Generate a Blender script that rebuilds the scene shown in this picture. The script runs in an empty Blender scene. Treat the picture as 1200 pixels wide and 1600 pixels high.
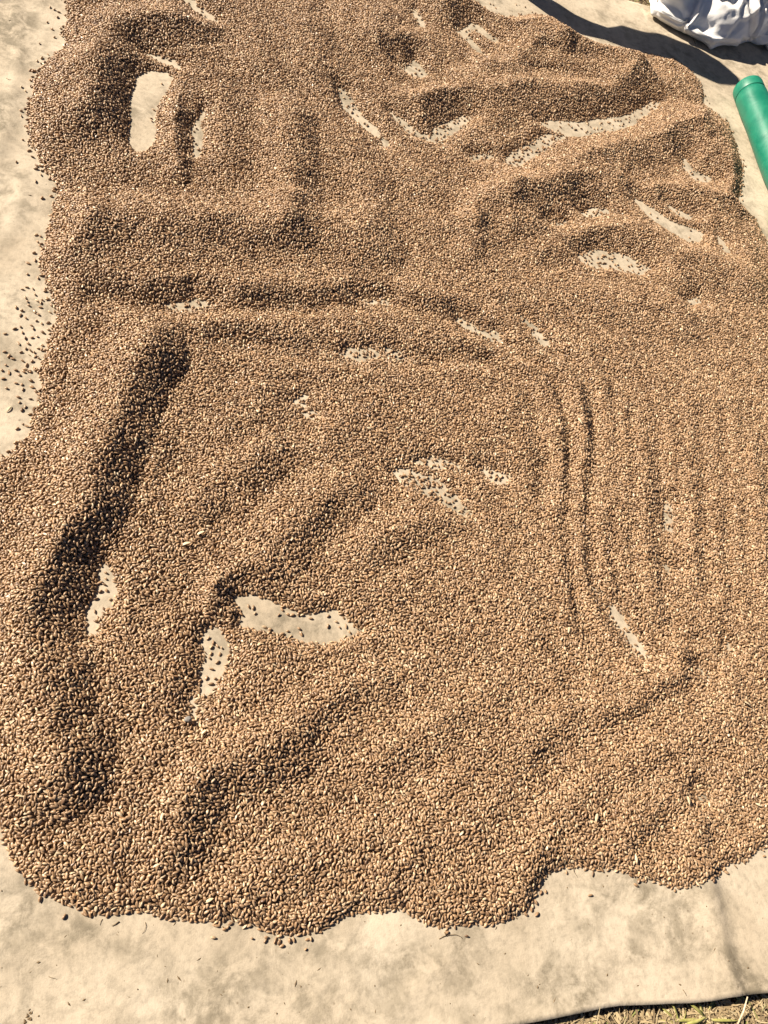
import bpy, bmesh, math, random
import numpy as np
from mathutils import Vector, Matrix, Euler

scene = bpy.context.scene
col = scene.collection
random.seed(7)
rng = np.random.default_rng(11)

# ------------------------------------------------------------------ camera
CAM_H = 0.98
F_PX = 1250.0                       # focal length in pixels of the 1200x1600 photograph
# direction straight down as the (tilted and rolled) hand-held camera sees it: x right, y down, z forward
DOWN = np.array([-0.288, 0.448, 0.846]); DOWN /= np.linalg.norm(DOWN)
_e = np.array([0.0, -1.0, 0.0]); _Y = _e - (_e @ DOWN) * DOWN; _Y /= np.linalg.norm(_Y)
C2W = np.stack([np.cross(_Y, -DOWN), _Y, -DOWN])
cam_d = bpy.data.cameras.new("camera")
cam = bpy.data.objects.new("camera", cam_d)
col.objects.link(cam)
_M = C2W @ np.diag([1.0, -1.0, -1.0])
cam.matrix_world = Matrix.Translation((0, 0, CAM_H)) @ Matrix(_M.tolist()).to_4x4()
cam_d.sensor_fit = 'VERTICAL'
cam_d.sensor_height = 36.0
cam_d.lens = 36.0 * F_PX / 1600.0
cam_d.clip_start = 0.05
cam_d.clip_end = 2000
scene.camera = cam

# ------------------------------------------------------------------ sky and sun
SUN_EL = math.radians(35.0)
SH = np.array([0.83, -0.56]); SH /= np.linalg.norm(SH)     # direction in which shadows fall
world = bpy.data.worlds.new("World")
scene.world = world
world.use_nodes = True
wn = world.node_tree
sky = wn.nodes.new("ShaderNodeTexSky")
sky.sky_type = 'NISHITA'
sky.sun_disc = False
sky.air_density = 0.22
sky.dust_density = 0.3
sky.ozone_density = 0.5
sky.sun_elevation = SUN_EL
sky.sun_rotation = math.atan2(-SH[0], -SH[1])
wn.links.new(sky.outputs[0], wn.nodes["Background"].inputs[0])
wn.nodes["Background"].inputs[1].default_value = 0.05
sun_d = bpy.data.lights.new("sun", 'SUN')
sun_d.energy = 5.0
sun_d.angle = math.radians(0.53)
sun_d.color = (1.0, 0.885, 0.735)
sun = bpy.data.objects.new("sun", sun_d)
col.objects.link(sun)
sdir = Vector((SH[0] * math.cos(SUN_EL), SH[1] * math.cos(SUN_EL), -math.sin(SUN_EL)))
sun.rotation_euler = sdir.to_track_quat('-Z', 'Y').to_euler()
sun.location = (-2, 1, 2)
scene.view_settings.view_transform = 'Standard'
scene.view_settings.look = 'None'
scene.view_settings.exposure = 1.15
scene.view_settings.gamma = 1.0
scene.view_settings.use_curve_mapping = False
scene.render.filter_size = 1.15
scene.cycles.max_bounces = 6

# ------------------------------------------------------------------ helpers
def g(px, py):
    """pixel of the photograph -> point on the ground plane"""
    d = np.array([(px - 600.0) / F_PX, (py - 800.0) / F_PX, 1.0])
    p = C2W @ (d * (CAM_H / (DOWN @ d)))
    return (float(p[0]), float(p[1]))

def gz(px, py, z):
    """the same for a point that lies z metres above the ground"""
    x, y = g(px, py)
    return (x * (1 - z / CAM_H), y * (1 - z / CAM_H))

def mm(px, py):
    """metres per pixel, seen square on, at a pixel"""
    d = np.array([(px - 600.0) / F_PX, (py - 800.0) / F_PX, 1.0])
    return CAM_H / float(DOWN @ d) / F_PX

def across(pts):
    """metres of ground per pixel across an image line"""
    k = len(pts) // 2
    (x0, y0), (x1, y1) = pts[0], pts[-1]
    L = math.hypot(x1 - x0, y1 - y0) + 1e-9
    nx_, ny_ = -(y1 - y0) / L, (x1 - x0) / L
    cx_, cy_ = pts[k]
    a_ = g(cx_ - nx_ * 4, cy_ - ny_ * 4); b_ = g(cx_ + nx_ * 4, cy_ + ny_ * 4)
    a2 = g(x0, y0); b2 = g(x1, y1); l2 = math.hypot(b2[0] - a2[0], b2[1] - a2[1]) + 1e-9
    return abs((b_[0] - a_[0]) * (b2[1] - a2[1]) - (b_[1] - a_[1]) * (b2[0] - a2[0])) / l2 / 8

def project(P):
    """world points -> pixel x, pixel y, depth"""
    q = (P - np.array([0, 0, CAM_H])) @ C2W
    return 600 + F_PX * q[:, 0] / q[:, 2], 800 + F_PX * q[:, 1] / q[:, 2], q[:, 2]

def vnoise(X, Y, scale, seed):
    X = np.asarray(X, float) / scale + 1000.0
    Y = np.asarray(Y, float) / scale + 1000.0
    xi = np.floor(X).astype(np.int64); yi = np.floor(Y).astype(np.int64)
    fx = X - xi; fy = Y - yi
    fx = fx * fx * (3 - 2 * fx); fy = fy * fy * (3 - 2 * fy)
    def h(a, b):
        n = (a * 374761393 + b * 668265263 + seed * 1442695041) & 0xffffffff
        n = ((n ^ (n >> 13)) * 1274126177) & 0xffffffff
        n = n ^ (n >> 16)
        return (n & 0xffffff) / float(0xffffff) * 2 - 1
    return (h(xi, yi) * (1 - fx) + h(xi + 1, yi) * fx) * (1 - fy) + (h(xi, yi + 1) * (1 - fx) + h(xi + 1, yi + 1) * fx) * fy

def tag(o, label=None, cat=None, group=None, kind=None):
    if label: o["label"] = label
    if cat: o["category"] = cat
    if group: o["group"] = group
    if kind: o["kind"] = kind
    return o

def mesh_obj(name, verts, faces, mat, parent=None, smooth=True):
    me = bpy.data.meshes.new(name)
    me.from_pydata([tuple(v) for v in verts], [], [tuple(f) for f in faces])
    if smooth:
        me.polygons.foreach_set("use_smooth", [True] * len(me.polygons))
    if mat: me.materials.append(mat)
    me.update()
    o = bpy.data.objects.new(name, me)
    col.objects.link(o)
    if parent: o.parent = parent
    return o

def empty(name, loc=(0, 0, 0)):
    o = bpy.data.objects.new(name, None)
    o.empty_display_size = 0.02
    o.location = loc
    col.objects.link(o)
    return o

def tube_geo(pts, radii, seg=8, caps=True):
    """tapered tube through points; returns verts, faces"""
    V, F = [], []
    pts = [Vector(p) for p in pts]
    n = len(pts)
    prev = None
    for i, p in enumerate(pts):
        t = (pts[min(i + 1, n - 1)] - pts[max(i - 1, 0)]).normalized()
        a = Vector((0, 0, 1)) if abs(t.z) < 0.9 else Vector((1, 0, 0))
        if prev is not None: a = prev
        s = t.cross(a).normalized(); q = s.cross(t).normalized(); prev = q
        for k in range(seg):
            an = 2 * math.pi * k / seg
            V.append(p + (s * math.cos(an) + q * math.sin(an)) * radii[i])
    for i in range(n - 1):
        for k in range(seg):
            a = i * seg + k; b = i * seg + (k + 1) % seg
            F.append((a, b, b + seg, a + seg))
    if caps:
        F.append(tuple(range(seg))[::-1])
        F.append(tuple(range((n - 1) * seg, n * seg)))
    return V, F

# ------------------------------------------------------------------ node helpers
class N:
    def __init__(self, name):
        self.m = bpy.data.materials.new(name)
        self.m.use_nodes = True
        self.t = self.m.node_tree
        self.b = self.t.nodes["Principled BSDF"]
    def node(self, kind, **kw):
        n = self.t.nodes.new(kind)
        for k, v in kw.items():
            if k in n.inputs.keys(): n.inputs[k].default_value = v
            else: setattr(n, k, v)
        return n
    def link(self, a, b): self.t.links.new(a, b)
    def ramp(self, src, stops, interp='LINEAR'):
        r = self.node("ShaderNodeValToRGB")
        e = r.color_ramp.elements
        r.color_ramp.interpolation = interp
        while len(e) > 1: e.remove(e[-1])
        e[0].position = stops[0][0]; e[0].color = (*stops[0][1], 1) if len(stops[0][1]) == 3 else stops[0][1]
        for p, c in stops[1:]:
            x = e.new(p); x.color = (*c, 1)
        self.link(src, r.inputs[0])
        return r.outputs[0]
    def mix(self, fac, a, b, mode='MIX'):
        n = self.node("ShaderNodeMix", data_type='RGBA', blend_type=mode)
        n.inputs[0].default_value = fac if isinstance(fac, (int, float)) else 0
        if not isinstance(fac, (int, float)): self.link(fac, n.inputs[0])
        for s, i in ((a, 6), (b, 7)):
            if isinstance(s, tuple): n.inputs[i].default_value = (*s, 1)
            else: self.link(s, n.inputs[i])
        return n.outputs[2]
    def math(self, op, a, b=0.0, clamp=False):
        n = self.node("ShaderNodeMath", operation=op, use_clamp=clamp)
        for s, i in ((a, 0), (b, 1)):
            if isinstance(s, (int, float)): n.inputs[i].default_value = s
            else: self.link(s, n.inputs[i])
        return n.outputs[0]
    def noise(self, vec, scale, detail=4, rough=0.55, dist=0.0):
        n = self.node("ShaderNodeTexNoise")
        n.inputs["Scale"].default_value = scale
        n.inputs["Detail"].default_value = detail
        n.inputs["Roughness"].default_value = rough
        n.inputs["Distortion"].default_value = dist
        self.link(vec, n.inputs["Vector"])
        return n.outputs[0]
    def bump(self, h, strength, dist):
        n = self.node("ShaderNodeBump")
        n.inputs["Strength"].default_value = strength
        n.inputs["Distance"].default_value = dist
        self.link(h, n.inputs["Height"])
        self.link(n.outputs[0], self.b.inputs["Normal"])

def gray(v): return (v, v, v)

def mat_grain():
    n = N("wheat_grain")
    oi = n.node("ShaderNodeObjectInfo")
    wn_ = n.node("ShaderNodeTexWhiteNoise", noise_dimensions='1D')
    n.link(oi.outputs["Random"], wn_.inputs["W"])
    base = n.ramp(oi.outputs["Random"], [(0.0, (0.145, 0.083, 0.046)), (0.10, (0.235, 0.147, 0.081)), (0.45, (0.342, 0.224, 0.131)),
                                       (0.8, (0.418, 0.282, 0.169)), (0.95, (0.479, 0.348, 0.219)), (1.0, (0.564, 0.454, 0.306))])
    tc = n.node("ShaderNodeTexCoord")
    mp = n.node("ShaderNodeMapping"); mp.inputs["Scale"].default_value = (0.35, 1, 1)
    n.link(tc.outputs["Object"], mp.inputs["Vector"])
    s = n.noise(mp.outputs[0], 900, 2)
    tint = n.ramp(wn_.outputs["Value"], [(0, (0.86, 0.82, 0.78)), (0.5, (1, 1, 1)), (1, (1.08, 1.0, 0.9))])
    c = n.mix(1.0, base, tint, 'MULTIPLY')
    st = n.ramp(s, [(0.3, gray(0.78)), (0.7, gray(1.12))])
    n.link(n.mix(1.0, c, st, 'MULTIPLY'), n.b.inputs["Base Color"])
    n.b.inputs["Roughness"].default_value = 0.38
    n.b.inputs["Specular IOR Level"].default_value = 0.5
    n.bump(s, 0.25, 0.0004)
    return n.m

def mat_core():
    n = N("packed_wheat")
    tc = n.node("ShaderNodeTexCoord")
    s = n.noise(tc.outputs["Object"], 300, 3)
    n.link(n.ramp(s, [(0.3, (0.16, 0.085, 0.042)), (0.7, (0.30, 0.165, 0.084))]), n.b.inputs["Base Color"])
    n.b.inputs["Roughness"].default_value = 0.7
    return n.m

def mat_tarp():
    n = N("beige_tarpaulin")
    tc = n.node("ShaderNodeTexCoord"); P = tc.outputs["Object"]
    big = n.noise(P, 5.0, 5, 0.6, 0.4)
    med = n.noise(P, 26.0, 8, 0.72, 0.3)
    fine = n.noise(P, 120.0, 4, 0.7)
    mp = n.node("ShaderNodeMapping"); mp.inputs["Location"].default_value = (3.1, 7.7, 0)
    n.link(P, mp.inputs["Vector"])
    big2 = n.noise(mp.outputs[0], 9.0, 6, 0.66, 0.6)
    base = n.mix(n.ramp(big, [(0.35, gray(0)), (0.65, gray(1))]), (0.45, 0.375, 0.275), (0.545, 0.47, 0.36))
    # grey-green mildew blotches
    blot = n.math('MULTIPLY', n.ramp(big2, [(0.40, gray(0.05)), (0.60, gray(1))]), n.ramp(med, [(0.42, gray(0.08)), (0.57, gray(1))]))
    # stains that belong to this cloth, at their own places
    stain = None
    for (px, py, rx, ry, amt) in [(5, 60, 60, 90, 0.9), (0, 180, 45, 90, 1.0), (60, 960, 10, 10, 0), (110, 1480, 110, 40, 0.55), (40, 1400, 60, 60, 0.5),
                                  (870, 1530, 80, 70, 0.9), (620, 1500, 150, 50, 0.3), (1150, 1540, 60, 60, 0.6), (1170, 340, 30, 60, 0.4), (980, 1400, 60, 30, 0.35),
                                  (960, 25, 60, 20, 0.3), (440, 985, 30, 30, 0.45), (510, 985, 25, 20, 0.5)]:
        if amt == 0: continue
        gx, gy = g(px, py); m_ = mm(px, py) * 1.2
        ms = n.node("ShaderNodeMapping", vector_type='POINT')
        ms.inputs["Scale"].default_value = (1 / (rx * m_), 1 / (ry * m_), 0)
        ms.inputs["Location"].default_value = (-gx / (rx * m_), -gy / (ry * m_), 0)
        n.link(P, ms.inputs["Vector"])
        ln = n.node("ShaderNodeVectorMath", operation='LENGTH')
        n.link(ms.outputs[0], ln.inputs[0])
        f = n.ramp(ln.outputs["Value"], [(0.1, gray(amt)), (1.0, gray(0))], 'EASE')
        stain = f if stain is None else n.math('MAXIMUM', stain, f)
    stn = n.math('MULTIPLY', stain, n.ramp(med, [(0.38, gray(0.1)), (0.62, gray(1))]))
    allst = n.math('ADD', n.math('MULTIPLY', blot, 0.8), n.math('MULTIPLY', stn, 1.0), True)
    c = n.mix(allst, base, (0.225, 0.19, 0.135))
    # dust and speckle
    sp = n.ramp(fine, [(0.30, gray(0.70)), (0.48, gray(0.97)), (0.75, gray(1.10))])
    c = n.mix(0.8, c, sp, 'MULTIPLY')
    vo = n.node("ShaderNodeTexVoronoi"); vo.inputs["Scale"].default_value = 90
    n.link(P, vo.inputs["Vector"])
    dots = n.math('MULTIPLY', n.ramp(vo.outputs["Distance"], [(0.05, gray(1)), (0.16, gray(0))]), n.ramp(big2, [(0.5, gray(0)), (0.62, gray(0.7))]))
    c = n.mix(dots, c, (0.16, 0.12, 0.075))
    for sx_, sy_ in ((900, 30), (30, 900)):
        mf = n.node("ShaderNodeMapping"); mf.inputs["Scale"].default_value = (sx_, sy_, 1)
        n.link(P, mf.inputs["Vector"])
        c = n.mix(1.0, c, n.ramp(n.noise(mf.outputs[0], 1.0, 2, 0.6), [(0.3, gray(0.97)), (0.7, gray(1.02))]), 'MULTIPLY')
    n.link(c, n.b.inputs["Base Color"])
    n.b.inputs["Roughness"].default_value = 0.72
    n.b.inputs["Specular IOR Level"].default_value = 0.25
    # weave and small crinkles
    mw = n.node("ShaderNodeMapping"); mw.inputs["Scale"].default_value = (1, 1, 1)
    n.link(P, mw.inputs["Vector"])
    w1 = n.node("ShaderNodeTexWave", bands_direction='X'); w1.inputs["Scale"].default_value = 260
    w2 = n.node("ShaderNodeTexWave", bands_direction='Y'); w2.inputs["Scale"].default_value = 260
    for w in (w1, w2): n.link(P, w.inputs["Vector"])
    hh = n.math('ADD', n.math('MULTIPLY', w1.outputs["Fac"], 0.04), n.math('MULTIPLY', w2.outputs["Fac"], 0.02))
    hh = n.math('ADD', hh, n.math('MULTIPLY', med, 1.5))
    hh = n.math('ADD', hh, n.math('MULTIPLY', fine, 0.6))
    n.bump(hh, 0.5, 0.0012)
    return n.m

def mat_plain(name, a, b, scale=60, rough=0.8, bump=0.0, spec=0.3, detail=4, dist=0.002):
    n = N(name)
    tc = n.node("ShaderNodeTexCoord")
    s = n.noise(tc.outputs["Object"], scale, detail, 0.65)
    n.link(n.ramp(s, [(0.3, a), (0.7, b)]), n.b.inputs["Base Color"])
    n.b.inputs["Roughness"].default_value = rough
    n.b.inputs["Specular IOR Level"].default_value = spec
    if bump: n.bump(s, bump, dist)
    return n.m

def mat_straw():
    n = N("dry_straw")
    at = n.node("ShaderNodeAttribute", attribute_name="tone", attribute_type='GEOMETRY')
    n.link(n.ramp(at.outputs["Fac"], [(0, (0.13, 0.09, 0.05)), (0.5, (0.36, 0.27, 0.15)), (0.9, (0.60, 0.49, 0.30)), (1, (0.26, 0.28, 0.09))]), n.b.inputs["Base Color"])
    n.b.inputs["Roughness"].default_value = 0.6
    return n.m

def mat_sack():
    n = N("white_woven_sack")
    tc = n.node("ShaderNodeTexCoord"); P = tc.outputs["Object"]
    d = n.noise(P, 14, 5, 0.65)
    n.link(n.ramp(d, [(0.3, (0.72, 0.71, 0.69)), (0.62, (0.86, 0.855, 0.84))]), n.b.inputs["Base Color"])
    n.b.inputs["Roughness"].default_value = 0.42
    n.b.inputs["Specular IOR Level"].default_value = 0.4
    mr = n.node("ShaderNodeMapping"); mr.inputs["Rotation"].default_value = (0.3, 0.2, 0.6)
    n.link(P, mr.inputs["Vector"])
    w1 = n.node("ShaderNodeTexWave", bands_direction='X'); w1.inputs["Scale"].default_value = 260
    w2 = n.node("ShaderNodeTexWave", bands_direction='Y'); w2.inputs["Scale"].default_value = 260
    for w in (w1, w2): n.link(mr.outputs[0], w.inputs["Vector"])
    hh = n.math('ADD', n.math('MULTIPLY', w1.outputs["Fac"], 0.12), n.math('MULTIPLY', w2.outputs["Fac"], 0.12))
    hh = n.math('ADD', hh, n.math('MULTIPLY', n.noise(P, 40, 4, 0.6), 2.5))
    n.bump(hh, 0.5, 0.002)
    return n.m

def mat_green():
    n = N("green_plastic")
    tc = n.node("ShaderNodeTexCoord"); P = tc.outputs["Object"]
    d = n.noise(P, 35, 5, 0.65, 0.5)
    n.link(n.ramp(d, [(0.3, (0.004, 0.125, 0.078)), (0.7, (0.010, 0.19, 0.115))]), n.b.inputs["Base Color"])
    n.link(n.ramp(d, [(0.35, gray(0.36)), (0.65, gray(0.55))]), n.b.inputs["Roughness"])
    n.b.inputs["Specular IOR Level"].default_value = 0.5
    n.bump(d, 0.35, 0.002)
    return n.m

M_GRAIN = mat_grain(); M_CORE = mat_core(); M_TARP = mat_tarp(); M_STRAW = mat_straw()
M_SACK = mat_sack(); M_GREEN = mat_green()
M_SOIL = mat_plain("dry_soil", (0.045, 0.031, 0.02), (0.13, 0.092, 0.058), 60, 0.95, 0.8, 0.2, 8, 0.01)
M_HUSK = mat_plain("pale_husk", (0.52, 0.40, 0.24), (0.74, 0.63, 0.45), 500, 0.55)
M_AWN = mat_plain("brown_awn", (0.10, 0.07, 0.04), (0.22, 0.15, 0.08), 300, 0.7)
M_STONE = mat_plain("grey_stone", (0.16, 0.15, 0.14), (0.30, 0.285, 0.26), 400, 0.85, 0.4, 0.3, 4, 0.001)
M_WOOD = mat_plain("weathered_wood", (0.13, 0.09, 0.055), (0.27, 0.20, 0.13), 30, 0.85, 0.5)
M_LEAF = mat_plain("weed_leaf", (0.20, 0.21, 0.05), (0.42, 0.38, 0.14), 90, 0.55)

# ------------------------------------------------------------------ ground
gv, gf = [], []
xs = sorted(set([-300, -60, -12, -4] + [round(-2.4 + 0.08 * i, 3) for i in range(75)] + [4, 12, 60, 300]))
ys = sorted(set([-300, -60, -12, -4] + [round(-1.5 + 0.08 * i, 3) for i in range(71)] + [5, 12, 60, 300]))
for y in ys:
    for x in xs:
        gv.append((x, y, -0.012 + 0.004 * float(vnoise(x, y, 0.21, 5))))
for j in range(len(ys) - 1):
    for i in range(len(xs) - 1):
        a = j * len(xs) + i
        gf.append((a, a + 1, a + 1 + len(xs), a + len(xs)))
ground = mesh_obj("ground", gv, gf, M_SOIL)
tag(ground, "dry brown soil under the tarpaulin", "ground", kind="structure")

# ------------------------------------------------------------------ tarpaulin
def seg_dist(X, Y, pts):
    """distance to polyline, offset vector to it"""
    D = np.full(X.shape, 1e9); OX = np.zeros(X.shape); OY = np.zeros(X.shape)
    for (x0, y0), (x1, y1) in zip(pts[:-1], pts[1:]):
        dx, dy = x1 - x0, y1 - y0
        L = dx * dx + dy * dy + 1e-12
        t = np.clip(((X - x0) * dx + (Y - y0) * dy) / L, 0, 1)
        ox = X - (x0 + t * dx); oy = Y - (y0 + t * dy)
        d = np.hypot(ox, oy)
        m = d < D
        D = np.where(m, d, D); OX = np.where(m, ox, OX); OY = np.where(m, oy, OY)
    return D, OX, OY

FOLD = [g(*p) for p in [(1080, 1270), (1108, 1385), (1122, 1450), (1134, 1500), (1150, 1562), (1160, 1600)]]
WRINKLES = [([g(*p) for p in q], h_, w_) for q, h_, w_ in [
    ([(-40, 1480), (120, 1500), (240, 1560), (330, 1640)], 0.0016, 0.010), ([(560, 1640), (640, 1560), (700, 1500)], 0.0012, 0.012),
    ([(20, -60), (30, 80), (10, 200), (-30, 300)], 0.0022, 0.012), ([(-60, 420), (10, 380), (40, 300)], 0.0014, 0.009),
    ([(1190, 330), (1230, 420), (1300, 500)], 0.0016, 0.012), ([(900, -40), (960, 20), (1040, 60), (1120, 100)], 0.0012, 0.010)]]
def tarp_z(X, Y):
    X = np.asarray(X, float); Y = np.asarray(Y, float)
    z = 0.0016 * vnoise(X, Y, 0.17, 21) + 0.0009 * vnoise(X, Y, 0.06, 22)
    D, OX, OY = seg_dist(X, Y, FOLD)
    w = np.where(OX > 0, 0.011, 0.030)
    z = z + 0.0042 * np.exp(-(D / w) ** 2)
    for pl, hgt_, wd in WRINKLES:
        D, OX, OY = seg_dist(X, Y, pl)
        z = z + hgt_ * np.exp(-(D / wd) ** 2)
    return z + 0.001

# near (front) hem and far hem of the cloth, from the photograph; both go on outside the frame
front = [(-1400, 1990), (-400, 1800), (300, 1690), (600, 1640), (820, 1599), (900, 1583), (970, 1572), (1020, 1570), (1080, 1568), (1112, 1564), (1135, 1559), (1165, 1556), (1200, 1551), (1400, 1535), (2100, 1500)]
back = [(-900, -330), (-300, -300), (400, -150), (700, -75), (850, -32), (960, -5), (1010, 10), (1060, 22), (1300, 70), (2000, 200)]
FR = np.array([g(*p) for p in front]); BK = np.array([g(*p) for p in back])
XS = np.linspace(-0.80, 2.05, 420)
yf = np.interp(XS, FR[:, 0], FR[:, 1]) + 0.0015 * vnoise(XS, XS * 0, 0.05, 3)
yb = np.interp(XS, BK[:, 0], BK[:, 1]) + 0.003 * vnoise(XS, XS * 0, 0.06, 4)
NY = 400
tv, tf = [], []
TX = np.repeat(XS[None, :], NY, 0)
S = np.linspace(0, 1, NY)[:, None]
TY = yf[None, :] * (1 - S) + yb[None, :] * S
TZ = tarp_z(TX, TY)
lift = 0.0015 * np.exp(-((TY - yf[None, :]) / 0.012) ** 2) * (1 + vnoise(TX, TY * 0, 0.07, 31))
TZ = TZ + lift
top = np.stack([TX, TY, TZ], -1).reshape(-1, 3)
bot = top.copy(); bot[:, 2] -= 0.0018
nx = len(XS)
tv = np.concatenate([top, bot]); off = len(top)
for j in range(NY - 1):
    for i in range(nx - 1):
        a = j * nx + i
        tf.append((a, a + 1, a + 1 + nx, a + nx))
        tf.append((a + off, a + nx + off, a + 1 + nx + off, a + 1 + off))
for i in range(nx - 1):
    tf.append((i, i + off, i + 1 + off, i + 1))
    a = (NY - 1) * nx + i
    tf.append((a, a + 1, a + 1 + off, a + off))
for j in range(NY - 1):
    a = j * nx
    tf.append((a, a + nx, a + nx + off, a + off))
    a = j * nx + nx - 1
    tf.append((a, a + off, a + nx + off, a + nx))
tarp = mesh_obj("tarpaulin", tv, tf, M_TARP)
tag(tarp, "stained beige tarpaulin spread flat on the ground under the wheat", "tarp")

# ------------------------------------------------------------------ height of the wheat
OUTLINE = [(98, -70), (100, -40), (102, 0), (105, 25), (98, 50), (105, 75), (85, 85), (68, 100), (60, 120), (50, 140), (48, 160), (42, 185), (42, 205), (50, 225), (58, 245), (65, 262), (80, 280), (92, 300), (85, 315), (80, 335), (73, 355), (68, 375), (62, 400), (66, 430), (75, 455), (86, 480), (88, 500), (80, 520), (75, 545), (66, 565), (63, 590), (61, 620), (58, 640), (50, 660), (45, 680), (30, 695), (12, 712), (0, 722), (-40, 745), (-70, 850), (-85, 1000), (-70, 1150), (-45, 1250), (0, 1303), (10, 1325), (20, 1345), (28, 1358), (45, 1382), (60, 1392), (85, 1404), (110, 1418), (150, 1430), (200, 1428), (240, 1428), (275, 1438), (315, 1445), (340, 1448), (360, 1440), (400, 1455), (430, 1466), (470, 1462), (510, 1452), (540, 1434), (565, 1427), (600, 1428), (628, 1423), (645, 1433), (665, 1446), (700, 1448), (740, 1447), (790, 1446), (803, 1438), (820, 1428), (835, 1403), (855, 1374), (880, 1357), (900, 1357), (930, 1360), (960, 1357), (985, 1368), (1010, 1378), (1060, 1386), (1090, 1379), (1110, 1376), (1130, 1361), (1150, 1351), (1165, 1343), (1180, 1330), (1200, 1324), (1240, 1316), (1280, 1280), (1310, 1150), (1320, 950), (1310, 740), (1285, 560), (1240, 450), (1206, 395), (1192, 370), (1180, 345), (1165, 330), (1152, 315), (1158, 290), (1160, 265), (1152, 240), (1146, 215), (1138, 195), (1120, 180), (1099, 166), (1100, 150), (1090, 125), (1070, 106), (1045, 93), (1010, 86), (985, 81), (960, 76), (930, 69), (905, 61), (880, 47), (860, 32), (840, 24), (810, 26), (785, 29), (765, 21), (740, 6), (735, -30), (715, -60), (640, -85), (400, -95), (180, -90)]

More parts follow.
